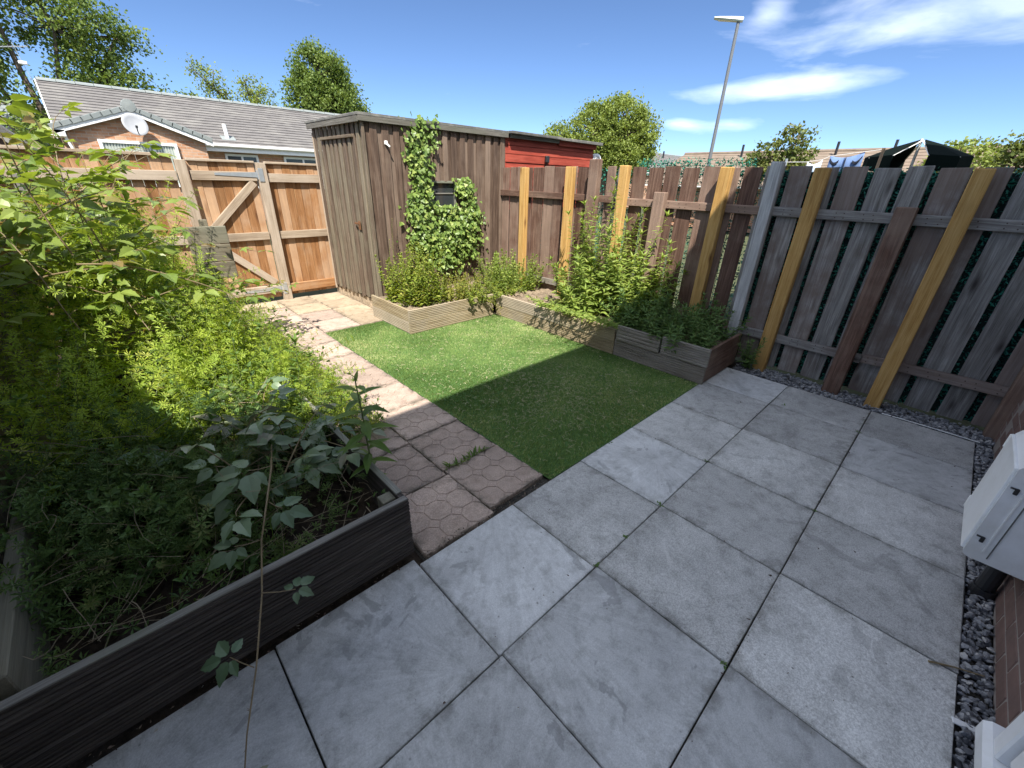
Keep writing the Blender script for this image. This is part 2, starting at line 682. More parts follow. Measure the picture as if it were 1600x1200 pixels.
def W_deckg(a): return wood('deck_grey_', (0.13, 0.11, 0.09), (0.23, 0.205, 0.175), (0.34, 0.31, 0.27), a, var=0.3, knots=0.4, grey=(0.24, 0.23, 0.21), greyamt=0.5)
def W_dark(a): return wood('deck_dark_', (0.030, 0.025, 0.023), (0.065, 0.055, 0.05), (0.13, 0.115, 0.105), a, var=0.25, knots=0.3)
def W_cap(a): return wood('deck_top_', (0.11, 0.10, 0.09), (0.21, 0.20, 0.18), (0.32, 0.31, 0.29), a, var=0.2, knots=0.3, grey=(0.10, 0.12, 0.07), greyamt=0.5)
def W_fasc(a): return wood('fascia_', (0.07, 0.065, 0.055), (0.135, 0.125, 0.11), (0.21, 0.20, 0.18), a, var=0.2, knots=0.2, grey=(0.09, 0.10, 0.07), greyamt=0.5)
def W_pale(a): return wood('pale_post_', (0.22, 0.22, 0.22), (0.40, 0.40, 0.40), (0.55, 0.55, 0.55), a, var=0.1, knots=0.8, bump=.6)
def W_left(a): return wood('left_fence_', (0.10, 0.085, 0.06), (0.19, 0.165, 0.12), (0.28, 0.25, 0.19), a, var=0.35, knots=0.5, grey=(0.13, 0.14, 0.11), greyamt=0.5)


M_slab = concrete('patio_slab', (0.515, 0.52, 0.52), fan=0.28, damp=0.5, grit=0.12)
M_slabg = concrete('patio_slab_gritty', (0.50, 0.498, 0.485), fan=0.20, grit=0.34, fine=0.8, damp=0.35)
M_paver = concrete('pink_paver', (0.45, 0.345, 0.285), stain=(0.5, 0.47, 0.42), fine=0.9, half=(.21, .21), grit=0.35, edge=0.7, damp=0.2)
M_cream = concrete('cream_paver', (0.40, 0.32, 0.23), stain=(0.6, 0.5, 0.4), half=(.21, .21), grit=0.2)
M_soil = soilmat('soil', (0.018, 0.014, 0.011), (0.075, 0.055, 0.04))
M_drysoil = soilmat('dry_soil', (0.11, 0.085, 0.06), (0.33, 0.26, 0.19), 45)
M_joint = soilmat('joint_sand', (0.03, 0.028, 0.024), (0.11, 0.10, 0.085), 60)
M_ground = soilmat('far_ground', (0.05, 0.06, 0.03), (0.10, 0.11, 0.06), 8)
M_white = plain('white_plastic', (0.78, 0.79, 0.80), 0.35, var=0.06, dirt=(0.45, 0.44, 0.38), dirtamt=0.45)
M_whitet = plain('white_trim', (0.80, 0.80, 0.78), 0.45, var=0.05, dirt=(0.5, 0.48, 0.42), dirtamt=0.2)
M_black = plain('black_plastic', (0.02, 0.02, 0.022), 0.4, var=0.1)
M_galv = plain('galvanised_steel', (0.50, 0.54, 0.57), 0.42, metal=0.7, var=0.2, scale=30)
M_felt = plain('roof_felt', (0.11, 0.11, 0.105), 0.95, var=0.35, scale=30, bump=0.5, dirt=(0.26, 0.25, 0.22), dirtamt=0.6)
M_tile = plain('roof_tile', (0.135, 0.127, 0.123), 0.85, var=0.4, scale=4.0, dirt=(0.25, 0.24, 0.22), dirtamt=0.6)
M_tileb = plain('brown_roof_tile', (0.185, 0.14, 0.105), 0.9, var=0.4, scale=4.0, dirt=(0.24, 0.205, 0.16), dirtamt=0.6)
M_slate = plain('verge_tile', (0.20, 0.225, 0.225), 0.75, var=0.22, scale=5.0, dirt=(0.3, 0.31, 0.29), dirtamt=0.4)
M_brickb = brickmat('bungalow_brick', (0.40, 0.19, 0.10), (0.50, 0.30, 0.19), (0.42, 0.36, 0.30))
M_brickh = brickmat('house_brick', (0.15, 0.09, 0.075), (0.21, 0.125, 0.10), (0.24, 0.21, 0.19))
M_mortar = plain('mortar', (0.25, 0.22, 0.20), 0.95, var=0.25, scale=40, bump=0.4)
M_brick1 = plain('house_brick_face', (0.15, 0.092, 0.078), 0.9, var=0.35, scale=18, bump=0.5, dirt=(0.09, 0.07, 0.065), dirtamt=0.6)
M_glass = glassmat('window_glass')
M_dish = plain('dish_grey', (0.36, 0.37, 0.39), 0.5, var=0.08)
M_post = plain('lamp_post_grey', (0.16, 0.17, 0.18), 0.5, metal=0.3, var=0.15)
M_stone = plain('slate_chip', (0.17, 0.175, 0.185), 0.75, var=0.3, scale=20)
M_canvas = plain('dark_canvas', (0.005, 0.009, 0.008), 1.0, var=0.2, spec=0.05)
M_brownw = plain('brown_wall', (0.10, 0.06, 0.045), 0.8, var=0.2)
M_straw = plain('straw', (0.55, 0.47, 0.32), 0.9, var=0.2)
M_bark = plain('bark', (0.13, 0.10, 0.075), 0.95, var=0.35, scale=14, bump=0.6)
M_stemg = plain('green_stem', (0.13, 0.17, 0.05), 0.6, var=0.3, scale=20)
M_stemr = plain('cane', (0.20, 0.15, 0.08), 0.6, var=0.3, scale=20)

L_cleaver = leafmat('cleaver_leaf', (0.23, 0.34, 0.05), (0.42, 0.53, 0.085), 0.48, c2=(0.55, 0.58, 0.14))
L_shade = leafmat('shade_dark_leaf', (0.06, 0.115, 0.03), (0.12, 0.19, 0.05), 0.3, c2=(0.20, 0.22, 0.08))  # near-end weeds: the bed's shade is put into a darker leaf colour
L_bramble = leafmat('bramble_leaf', (0.13, 0.20, 0.035), (0.24, 0.31, 0.065), 0.38, rough=0.42, c2=(0.23, 0.17, 0.06), spec=0.45)
L_brdark = leafmat('bramble_leaf_dark', (0.10, 0.165, 0.085), (0.17, 0.24, 0.135), 0.2, rough=0.42, c2=(0.22, 0.22, 0.15), spec=0.6)
L_willow = leafmat('willowherb_leaf', (0.075, 0.14, 0.025), (0.13, 0.215, 0.045), 0.36, c2=(0.19, 0.25, 0.06))
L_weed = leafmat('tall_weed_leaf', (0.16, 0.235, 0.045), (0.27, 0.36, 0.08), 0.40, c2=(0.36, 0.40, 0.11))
L_low = leafmat('shade_dark_low_leaf', (0.065, 0.13, 0.035), (0.12, 0.20, 0.055), 0.28)
L_ivy = leafmat('ivy_leaf', (0.085, 0.15, 0.03), (0.20, 0.29, 0.065), 0.24, rough=0.42, c2=(0.30, 0.36, 0.10), spec=0.4)
L_shrub = leafmat('shrub_leaf', (0.15, 0.21, 0.03), (0.26, 0.33, 0.055), 0.38, c2=(0.38, 0.37, 0.09))
L_yel = leafmat('yellow_weed_leaf', (0.20, 0.23, 0.035), (0.30, 0.31, 0.06), 0.36, c2=(0.38, 0.30, 0.10))
L_fake = leafmat('artificial_leaf', (0.014, 0.12, 0.085), (0.04, 0.24, 0.17), 0.1, rough=0.5)
L_tree = leafmat('tree_leaf', (0.085, 0.14, 0.03), (0.16, 0.225, 0.052), 0.36, c2=(0.23, 0.28, 0.08))
L_tree2 = leafmat('light_tree_leaf', (0.14, 0.19, 0.04), (0.23, 0.29, 0.065), 0.36, c2=(0.30, 0.33, 0.11))
L_tree3 = leafmat('mixed_tree_leaf', (0.09, 0.13, 0.03), (0.16, 0.19, 0.05), 0.34, c2=(0.30, 0.26, 0.13))
L_turf = leafmat('turf_blade', (0.095, 0.175, 0.045), (0.20, 0.295, 0.085), 0.25, rough=0.6, c2=(0.42, 0.43, 0.20))
# ---SETTING---
# ------------------------------------------------------------------ the ground
def sheet(name, x0, x1, y0, y1, z, mat, parent=None, nx=1, ny=1, bumpy=0.0):
    xs, ys = np.linspace(x0, x1, nx + 1), np.linspace(y0, y1, ny + 1)
    vs = [(a, b, z + (random.uniform(-bumpy, bumpy) if bumpy else 0)) for b in ys for a in xs]
    fs = [(j * (nx + 1) + i, j * (nx + 1) + i + 1, (j + 1) * (nx + 1) + i + 1, (j + 1) * (nx + 1) + i) for j in range(ny) for i in range(nx)]
    return MB().add(vs, fs).build(name, mat, parent)


struct(sheet('ground', -400, 400, -400, 400, -0.06, M_ground))
struct(sheet('garden_soil', -0.75, 4.5, 1.0, 6.5, -0.034, M_soil, None, 20, 20, 0.004))

# patio: bed of dark sand and one object for each slab
patio = struct(sheet('patio', -1.3, 4.17, -0.61, 1.262, -0.026, M_joint))
xs_j = [4.15, 3.655, 3.055, 2.452, 1.848, 1.249, 0.655, 0.052, -0.55, -1.15]
GRITTY = {(0, 1), (0, 2), (0, 4), (1, 0), (1, 1), (1, 2), (1, 3), (1, 4), (2, 0), (2, 2), (2, 3), (2, 4)}
rows = [(1.243, 0.686), (0.686, 0.086), (0.086, -0.516)]
for ri, (ya0, yb) in enumerate(rows):
    off = (-0.012, 0.0, 0.006)[ri]
    for k in range(len(xs_j) - 1):
        xa, xb = xs_j[k] + (off if k else 0), xs_j[k + 1] + off
        ya = ya0
        if ri == 0 and xa < 0.7:
            ya = 1.288 if xa > 0.1 else 1.28
        g = 0.0026
        sm = M_slabg if (ri, k) in GRITTY else M_slab
        o = MB().box((0, 0, 0), (xa - xb - 2 * g, ya - yb - 2 * g, 0.045), 0.0035, jit=0.0012).build(
            'slab', sm, patio, ((xa + xb) / 2, (ya + yb) / 2, -0.0225 + random.uniform(-0.002, 0.002)))
        o.rotation_euler = (random.uniform(-.002, .002), random.uniform(-.002, .002), random.uniform(-.003, .003))


# path of moulded pavers: octagon blocks with small squares between them
def paver_mesh(w, d):
    b = MB()
    b.box((0, 0, -0.0190), (w, d, 0.029), 0.003)
    n = 3
    cx, cy = w / n, d / n
    ch = 0.30
    g = 0.0026
    for i in range(n):
        for j in range(n):
            x0, y0 = -w / 2 + (i + .5) * cx, -d / 2 + (j + .5) * cy
            hx, hy = cx / 2 - g, cy / 2 - g
            kx, ky = hx * (1 - ch * 1.7), hy * (1 - ch * 1.7)
            poly = [(x0 + hx, y0 - ky), (x0 + hx, y0 + ky), (x0 + kx, y0 + hy), (x0 - kx, y0 + hy), (x0 - hx, y0 + ky), (x0 - hx, y0 - ky), (x0 - kx, y0 - hy), (x0 + kx, y0 - hy)]
            b.prism(poly, -0.009, 0.0, inset=0.003, bottom=False)
    for i in range(n + 1):
        for j in range(n + 1):
            x0, y0 = -w / 2 + i * cx, -d / 2 + j * cy
            r = cx * 0.5 * ch * 1.7 - g
            pts = [(x0 + r, y0), (x0, y0 + r), (x0 - r, y0), (x0, y0 - r)]
            pts = [(min(max(p[0], -w / 2 + .001), w / 2 - .001), min(max(p[1], -d / 2 + .001), d / 2 - .001)) for p in pts]
            uq = []
            for p in pts:
                if p not in uq:
                    uq.append(p)
            if len(uq) >= 3:
                b.prism(uq, -0.009, -0.0006, bottom=False)
    me = b.mesh('paver')
    me.materials.append(M_paver)
    return me


path = struct(sheet('path', 0.68, 1.56, 1.245, 4.66, -0.028, M_joint))
pm = paver_mesh(0.424, 0.424)
for col, xc in enumerate((0.905, 1.338)):
    y = 1.30 + (0.0 if col else -0.04)
    while y < 4.62:
        o = link('paver', pm, path, (xc + random.uniform(-.003, .003), y + 0.214, random.uniform(-.004, .002)))
        o.rotation_euler = (random.uniform(-.006, .006), random.uniform(-.006, .006), random.uniform(-.008, .008))
        y += 0.4335
landing = struct(sheet('landing', 0.30, 2.44, 4.665, 6.38, -0.027, M_joint))
for i, xc in enumerate((0.47, 0.905, 1.338, 1.77, 2.205)):
    for j in range(4):
        mat = M_cream if i == 4 or (i == 3 and j > 1) or (j == 3) else M_paver
        if i == 4 and j == 0:
            w = 0.40
        MB().box((0, 0, -0.02), (0.424, 0.418, 0.04), 0.004, jit=.0015).build(
            'paver', mat, landing, (xc, 4.885 + j * 0.427, 0.004 + random.uniform(-.003, .003)), (0, 0, random.uniform(-.01, .01)))

# artificial turf: sheet and blades
lawn = struct(sheet('lawn', 1.553, 3.56, 1.246, 4.66, -0.006, plain('turf_backing', (0.06, 0.13, 0.03), 0.9, var=0.3, scale=9)))


def turf():
    n = 165000
    x = RS.uniform(1.556, 3.54, n)
    y = RS.uniform(1.25, 4.64, n)
    keep = ~((y > 4.0) & (x > 2.25))
    x, y = x[keep], y[keep]
    n = len(x)
    h = RS.uniform(.008, .019, n)
    a = RS.uniform(0, 2 * np.pi, n)
    lean = RS.uniform(0.2, 1.0, n)
    # nap lies in broad patches
    ph = np.sin(x * 3.1 + 1.3 * np.sin(y * 2.3)) + np.cos(y * 2.7 + x)
    la = ph * 1.4 + RS.normal(0, .9, n)
    wv = 0.0026
    base = np.stack([x, y, np.full(n, -0.006)], 1)
    side = np.stack([np.cos(a), np.sin(a), np.zeros(n)], 1) * wv
    tip = base + np.stack([np.cos(la) * lean * h, np.sin(la) * lean * h, h], 1)
    V = np.stack([base - side, base + side, tip], 1).reshape(-1, 3)
    F = np.arange(3 * n).reshape(-1, 3)
    b = MB()
    b.v.append(V)
    b.f.append(F)
    b.n = 3 * n
    patch = 0.48 + 0.20 * np.sin(x * 2.2 + y * 1.1) * np.cos(y * 1.9 - x) + 0.16 * np.sin(x * 9.1 + 2 * np.sin(y * 5)) * np.sin(y * 7.7 + x * 3) + RS.normal(0, .24, n)
    edge = np.minimum(np.minimum(x - 1.556, 3.54 - x), y - 1.25)
    patch = patch + np.clip(.10 - edge, 0, .1) * 3 * (RS.rand(n) < .5)
    b.r.append(np.repeat(np.clip(patch, 0, 1), 3))
    b.build('grass_blades', L_turf, lawn, kind='stuff')
    # dry clippings lying on the turf
    c = MB()
    for i in range(1900):
        px, py = random.uniform(1.6, 3.45), random.uniform(1.3, 3.95)
        if random.random() < .6:
            px, py = random.gauss(2.35, .4), random.gauss(1.95, .4)
        if not (1.6 < px < 3.45 and 1.3 < py < 3.95):
            continue
        an = random.uniform(0, 6.3)
        l = random.uniform(.012, .045)
        dx, dy = math.cos(an) * l, math.sin(an) * l
        k = random.uniform(-.012, .012)
        c.tube([(px, py, .016), (px + dx * .5 - dy * k * 20, py + dy * .5 + dx * k * 20, .019 + random.random() * .006), (px + dx, py + dy, .016)], .0011, .0006, 3)
    c.build('grass_clippings', M_straw, lawn, kind='stuff')


turf()


# slate chippings along the fence and the house wall
def pebbles():
    b = MB()
    ico = [(0, 0, 1), (.894, 0, .447), (.276, .851, .447), (-.724, .526, .447), (-.724, -.526, .447), (.276, -.851, .447),
           (.724, .526, -.447), (-.276, .851, -.447), (-.894, 0, -.447), (-.276, -.851, -.447), (.724, -.526, -.447), (0, 0, -1)]
    fs = [(0, 1, 2), (0, 2, 3), (0, 3, 4), (0, 4, 5), (0, 5, 1), (1, 6, 2), (2, 7, 3), (3, 8, 4), (4, 9, 5), (5, 10, 1), (6, 7, 2), (7, 8, 3), (8, 9, 4), (9, 10, 5), (10, 6, 1), (11, 7, 6), (11, 8, 7), (11, 9, 8), (11, 10, 9), (11, 6, 10)]
    n = 0
    P, Rm = [], []
    for (x0, x1, y0, y1, cnt) in ((4.165, 4.435, -0.6, 1.19, 2600), (-1.2, 4.17, -0.604, -0.522, 2600), (4.16, 4.43, -.6, -.5, 80)):
        for i in range(cnt):
            P.append((random.uniform(x0, x1), random.uniform(y0, y1), random.uniform(-.025, .004)))
            s = random.uniform(.007, .016)
            q = Quaternion((random.gauss(0, 1), random.gauss(0, .35), random.gauss(0, .35), random.gauss(0, 1))).normalized()
            Rm.append(np.array(q.to_matrix()) @ np.diag((s * random.uniform(.9, 1.5), s, s * random.uniform(.35, .6))))
    tv = np.array(ico) * RS.uniform(.8, 1.2, (12, 1))
    b.scatter((tv, fs), np.array(Rm), np.array(P))
    t = NT('slate_chips')
    at = t.n('Attribute', attribute_name='rnd')
    c = t.ramp(at.outputs['Fac'], [(0, (.09, .092, .10)), (.7, (.24, .245, .26)), (1, (.40, .39, .38))])
    t.col(c)
    t.set(Roughness=.75)
    o = b.build('gravel', t.m, None, kind='stuff')
    o['label'] = 'blue grey slate chippings filling the strip round the patio'
    o['category'] = 'gravel'


struct(sheet('gravel_bed', -1.3, 4.5, -0.62, 1.2, -0.036, M_joint))
pebbles()


# ------------------------------------------------------------------ grooved deck boards for the raised beds
def deck_board(parent, name, mat, p0, p1, z0, z1, nrm, th=0.028, grooves=6):
    """board from p0 to p1 (xy of its outer face), outer normal nrm"""
    p0, p1, nrm = Vector((*p0, 0)), Vector((*p1, 0)), Vector((*nrm, 0))
    L = (p1 - p0).length
    d = (p1 - p0).normalized()
    h = z1 - z0
    prof = [(0.0, 0.002)]
    e = 0.008
    gw = (h - 2 * e) / grooves
    for k in range(grooves):
        a = e + k * gw
        prof += [(a + gw * .12, 0.0), (a + gw * .6, 0.0), (a + gw * .68, 0.006), (a + gw * .94, 0.006)]
    prof += [(h - e * .6, 0.0), (h, 0.003)]
    b = MB()
    vs, n = [], len(prof)
    for s in (0, L):
        for (z, dep) in prof:
            vs.append((s - L / 2, dep, z - h / 2))
        vs.append((s - L / 2, th, h / 2))
        vs.append((s - L / 2, th, -h / 2))
    m = n + 2
    fs = [(i, i + m, (i + 1) % m + m, (i + 1) % m) for i in range(m)]
    fs += [tuple(range(m)), tuple(range(m, 2 * m))[::-1]]
    b.add(vs, fs)
    mid = (p0 + p1) / 2
    o = b.build(name, mat, parent)
    # local x along d, local y into the bed (opposite the normal)
    yv = -nrm
    zv = Vector((0, 0, 1))
    xv = yv.cross(zv)
    o.matrix_local = Matrix(((xv.x, yv.x, 0, mid.x), (xv.y, yv.y, 0, mid.y), (xv.z, yv.z, 1, (z0 + z1) / 2 + random.uniform(-.001, .001)), (0, 0, 0, 1)))
    return o


def soil_patch(parent, x0, x1, y0, y1, z, mat, amp=0.03):
    nx, ny = max(2, int((x1 - x0) / .05)), max(2, int((y1 - y0) / .05))
    return sheet('soil', x0, x1, y0, y1, z, mat, parent, nx, ny, amp)


# left bed
bed = thing('raised_bed', 'dark raised bed of grooved boards beside the left fence, overgrown with brambles', 'raised bed')
for (z0, z1) in ((0.012, 0.112), (0.116, 0.222), (0.226, 0.336)):
    deck_board(bed, 'board', W_dark('x'), (-0.60, 1.305), (0.658, 1.305), z0, z1, (0, -1), grooves=5)
    deck_board(bed, 'board', W_dark('x'), (0.660, 1.337), (0.660, 3.0), z0, z1, (1, 0), grooves=5)
    deck_board(bed, 'board', W_dark('x'), (0.660, 3.004), (0.660, 4.64), z0, z1, (1, 0), grooves=5)
board(bed, 'edge_strip', W_cap('x'), (0.028, 1.320, 0.3395), (1.25, 0.030, 0.007), 0.002)
board(bed, 'edge_strip', W_cap('y'), (0.645, 3.0, 0.3395), (0.030, 3.27, 0.007), 0.002)
board(bed, 'corner_post', W_left('z'), (0.60, 1.40, 0.17), (0.06, 0.06, 0.30))
board(bed, 'side_board', W_left('y'), (-0.535, 2.6, 0.20), (0.045, 2.45, 0.36), 0.004)
soil_patch(bed, -0.51, 0.63, 1.36, 4.64, 0.15, M_soil, 0.03)

# bed in front of the shed
bedA = thing('raised_bed', 'pale raised bed of grooved boards in front of the shed window', 'raised bed')
for (z0, z1) in ((0.0, 0.135), (0.139, 0.272)):
    deck_board(bedA, 'board', W_deck('x'), (2.262, 4.0), (3.50, 4.0), z0, z1, (0, -1))
    deck_board(bedA, 'board', W_deck('x'), (2.262, 4.03), (2.262, 4.90), z0, z1, (-1, 0))
soil_patch(bedA, 2.29, 4.40, 4.03, 4.90, 0.225, M_drysoil, 0.02)

# bed along the right hand fence
bedB = thing('raised_bed', 'long raised bed of grey grooved boards along the slatted fence', 'raised bed')
deck_board(bedB, 'board', W_deckg('x'), (3.545, 1.22), (3.545, 2.16), 0.0, 0.165, (-1, 0), grooves=7)
deck_board(bedB, 'board', W_deckg('x'), (3.535, 1.21), (3.535, 1.655), 0.170, 0.335, (-1, 0), grooves=7)
deck_board(bedB, 'board', W_deckg('x'), (3.528, 1.672), (3.528, 2.14), 0.172, 0.325, (-1, 0), grooves=4)
deck_board(bedB, 'board', W_deck('x'), (3.54, 2.165), (3.54, 3.05), 0.0, 0.135, (-1, 0))
deck_board(bedB, 'board', W_deck('x'), (3.54, 3.054), (3.54, 3.995), 0.0, 0.135, (-1, 0))
deck_board(bedB, 'board', W_deck('x'), (3.535, 2.165), (3.535, 2.9), 0.139, 0.268, (-1, 0))
deck_board(bedB, 'board', W_deck('x'), (3.537, 2.904), (3.537, 3.995), 0.139, 0.272, (-1, 0))
board(bedB, 'end_board', W_stain('x'), (3.93, 1.235, 0.165), (0.72, 0.03, 0.31))
soil_patch(bedB, 3.575, 4.42, 1.26, 4.03, 0.22, M_drysoil, 0.022)


# ------------------------------------------------------------------ right hand fence
fence = thing('slatted_fence', 'tall gappy fence of brown and grey boards with yellow new posts, right side', 'fence')
BX = 4.455
edges = [(4.90, 4.76), (4.74, 4.60), (4.585, 4.44), (4.42, 4.31), (4.29, 4.11), (4.09, 3.93), (3.92, 3.76), (3.70, 3.56), (3.54, 3.39), (3.35, 3.20), (3.12, 3.01),
         (2.97, 2.83), (2.78, 2.62), (2.58, 2.42), (2.40, 2.24), (2.21, 2.05), (2.00, 1.83), (1.80, 1.66), (1.63, 1.48), (1.445, 1.30),
         (1.26, 1.10), (1.06, 0.91), (0.88, 0.72), (0.68, 0.53), (0.49, 0.35), (0.31, 0.15), (0.10, -0.04), (-0.08, -0.24), (-0.28, -0.43), (-0.47, -0.62), (-0.66, -0.80)]
for i, (a, b) in enumerate(edges):
    mat = W_stain('z') if a > 1.5 else W_grey('z')
    if i in (11,):
        mat = W_grey('z')
    top = 1.765 + random.uniform(-.009, .009)
    board(fence, 'board', mat, (BX + random.uniform(-.004, .004), (a + b) / 2, top / 2 + .01), (0.019, a - b, top - .02), 0.003, (random.uniform(-.007, .007), random.uniform(-.004, .004), random.uniform(-.04, .04)), jit=.0028)
RX = BX - 0.0095 - 0.022
for (y0, y1, z, mt) in ((4.90, 2.95, 1.435, W_stain), (2.946, 1.32, 1.415, W_stain), (1.316, -0.80, 1.415, W_grey),
                        (4.90, 3.45, 0.34, W_deckg), (3.446, 1.30, 0.335, W_stain), (1.296, 0.30, 0.315, W_grey), (0.296, -0.70, 0.325, W_grey)):
    board(fence, 'rail', mt('y'), (RX, (y0 + y1) / 2, z), (0.036, y0 - y1, 0.075), 0.004, (random.uniform(-.004, .004), 0, 0), jit=.002)
PX = RX - 0.018 - 0.040
for (y, z, wd, lean, mt, base) in ((4.37, 1.755, .105, 0, W_new, .2), (3.585, 1.765, .11, 0, W_new, .2), (2.83, 1.775, .105, 0, W_new, .2), (1.755, 1.76, .105, 0, W_new, .2), (1.005, 1.755, .105, 0, W_new, -.03),
                                   (0.095, 1.75, .105, .045, W_new, -.03), (3.235, 1.84, .13, 0, W_stain, .2), (2.37, 1.53, .125, 0, W_stain, .2), (1.335, 1.80, .095, 0, W_pale, .2), (0.40, 1.50, .125, .02, W_stain, -.03), (-0.60, 1.2, .11, 0, W_stain, -.03)):
    h = z - base
    board(fence, 'post', mt('z'), (PX - lean, y, base + h / 2), (0.078, wd, h), 0.006, (random.uniform(-.008, .008), lean * 1.1, random.uniform(-.03, .03)), jit=.0015)


nl = MB()
for (a, b) in edges:
    for zz in (1.415, .325):
        for dz in (-.018, .016):
            for q in (.3, .7):
                nl.lathe([(0, -.0015), (.0045, -.0012), (.0050, .002)], (RX - .0185, b + (a - b) * q + random.uniform(-.01, .01), zz + dz), 'x', 6)
nl.build('nail_heads', plain('rusty_nail', (.07, .045, .035), .7, metal=.4), fence, kind='stuff')


def rand_rot(n, tilt=1.0):
    """random leaf frames: y axis = leaf direction"""
    q = RS.normal(size=(n, 4))
    q /= np.linalg.norm(q, axis=1, keepdims=True)
    w, x, y, z = q.T
    return np.stack([np.stack([1 - 2 * (y * y + z * z), 2 * (x * y - z * w), 2 * (x * z + y * w)], 1),
                     np.stack([2 * (x * y + z * w), 1 - 2 * (x * x + z * z), 2 * (y * z - x * w)], 1),
                     np.stack([2 * (x * z - y * w), 2 * (y * z + x * w), 1 - 2 * (x * x + y * y)], 1)], 1)


def frames(d, up):
    """leaf frames from directions d (n,3) and approximate normals up (n,3)"""
    d = d / np.linalg.norm(d, axis=1, keepdims=True)
    x = np.cross(d, up)
    x /= (np.linalg.norm(x, axis=1, keepdims=True) + 1e-9)
    z = np.cross(x, d)
    return np.stack([x, d, z], 2)


def leaf_t(W=.3, n=4, fold=.35, curve=.3, serr=0.0, base=.06, power=.85):
    vs, fs = [], []
    for i in range(n + 1):
        t = i / n
        w = W * math.sin(math.pi * min(1, (t * .97 + .03) ** power))
        if i == n:
            w = 0.0
        if serr and 0 < i < n:
            w *= 1 + serr * (1 if i % 2 else -1)
        z = -curve * t * t
        vs += [(-w, t, z + fold * w), (0, t, z), (w, t, z + fold * w)]
    for i in range(n):
        a = 3 * i
        fs += [(a, a + 1, a + 4, a + 3), (a + 1, a + 2, a + 5, a + 4)]
    return np.array(vs, float), fs


LEAF_LANCE = leaf_t(.13, 4, .4, .35)
LEAF_OVATE = leaf_t(.33, 5, .25, .22, power=.75)
LEAF_SERR = leaf_t(.31, 8, .28, .25, serr=.09, power=.72)
LEAF_TINY = (np.array([(-.22, .35, .05), (0, 0, 0), (.22, .35, .05), (0, 1, -.1)], float), [(1, 2, 3, 0)])
LEAF_IVY = (np.array([(0, 0, 0), (.45, -.05, .04), (.55, .35, .02), (.32, .45, .05), (.30, .75, 0), (0, 1.05, -.08), (-.30, .75, 0), (-.32, .45, .05), (-.55, .35, .02), (-.45, -.05, .04), (0, .45, -.03)], float),
            [(0, 1, 10), (1, 2, 10), (2, 3, 10), (3, 4, 10), (4, 5, 10), (5, 6, 10), (6, 7, 10), (7, 8, 10), (8, 9, 10), (9, 0, 10)])


def hedge_screen():
    t = thing('artificial_hedge_screen', 'dark green artificial leaf screen fixed behind the gaps of the slatted fence', 'screen')
    n = 30000
    y = RS.uniform(-.75, 4.2, n)
    z = RS.uniform(0.02, 1.74, n)
    x = RS.uniform(4.475, 4.505, n)
    m = RS.rand(n) < 0.045
    y[m] = RS.uniform(1.55, 2.75, m.sum())
    z[m] = RS.uniform(1.70, 1.845, m.sum()) - np.abs(RS.normal(0, .015, m.sum()))
    m2 = RS.rand(n) < 0.03
    y[m2] = RS.uniform(-.7, 1.3, m2.sum())
    z[m2] = RS.uniform(1.65, 1.755, m2.sum())
    Rm = rand_rot(n) * RS.uniform(.018, .038, n)[:, None, None]
    MB().scatter(LEAF_TINY, Rm, np.stack([x, y, z], 1)).build('foliage', L_fake, t, kind='stuff')
    b = MB()
    for k in range(34):
        yy = -0.75 + k * 0.15
        b.tube([(4.495, yy, 0.02), (4.497, yy + .02, .9), (4.495, yy, 1.74)], .004, .004, 4)
    for k in range(12):
        zz = .05 + k * .15
        b.tube([(4.50, -.76, zz), (4.50, 4.2, zz)], .0035, .0035, 4)
    b.build('mesh_backing', plain('screen_mesh', (.01, .03, .025), .7), t)
    # dark woven cloth on the garden side of the neighbour
    MB().box((4.525, 0.30, .87), (.004, 2.2, 1.72)).build('backing_cloth', plain('screen_cloth', (.006, .022, .018), .9), t)


hedge_screen()

# ------------------------------------------------------------------ gate and the fence beside it
GY = 6.40


def close_boards(parent, x0, x1, z0, z1, w=0.105, y=GY):
    x = x0
    while x < x1 - .02:
        ww = min(w * random.uniform(.92, 1.06), x1 - x)
        board(parent, 'board', W_gate('z'), (x + ww / 2, y + random.uniform(-.003, .003), (z0 + z1) / 2), (ww - .003, .018, z1 - z0), .002)
        x += ww


bfl = thing('boarded_fence', 'orange brown close boarded fence left of the garden gate', 'fence')
close_boards(bfl, -1.15, 0.845, 0.03, 1.735)
for z, h in ((1.545, .10), (.86, .10), (.14, .10)):
    board(bfl, 'rail', W_rail('x'), (-0.155, GY - .031, z), (1.99, .042, h), .004)
board(bfl, 'capping', W_rail('x'), (-0.155, GY - .006, 1.75), (1.99, .075, .03), .004)
board(bfl, 'post', W_rail('z'), (0.90, GY - .030, .85), (0.10, .095, 1.72), .004)

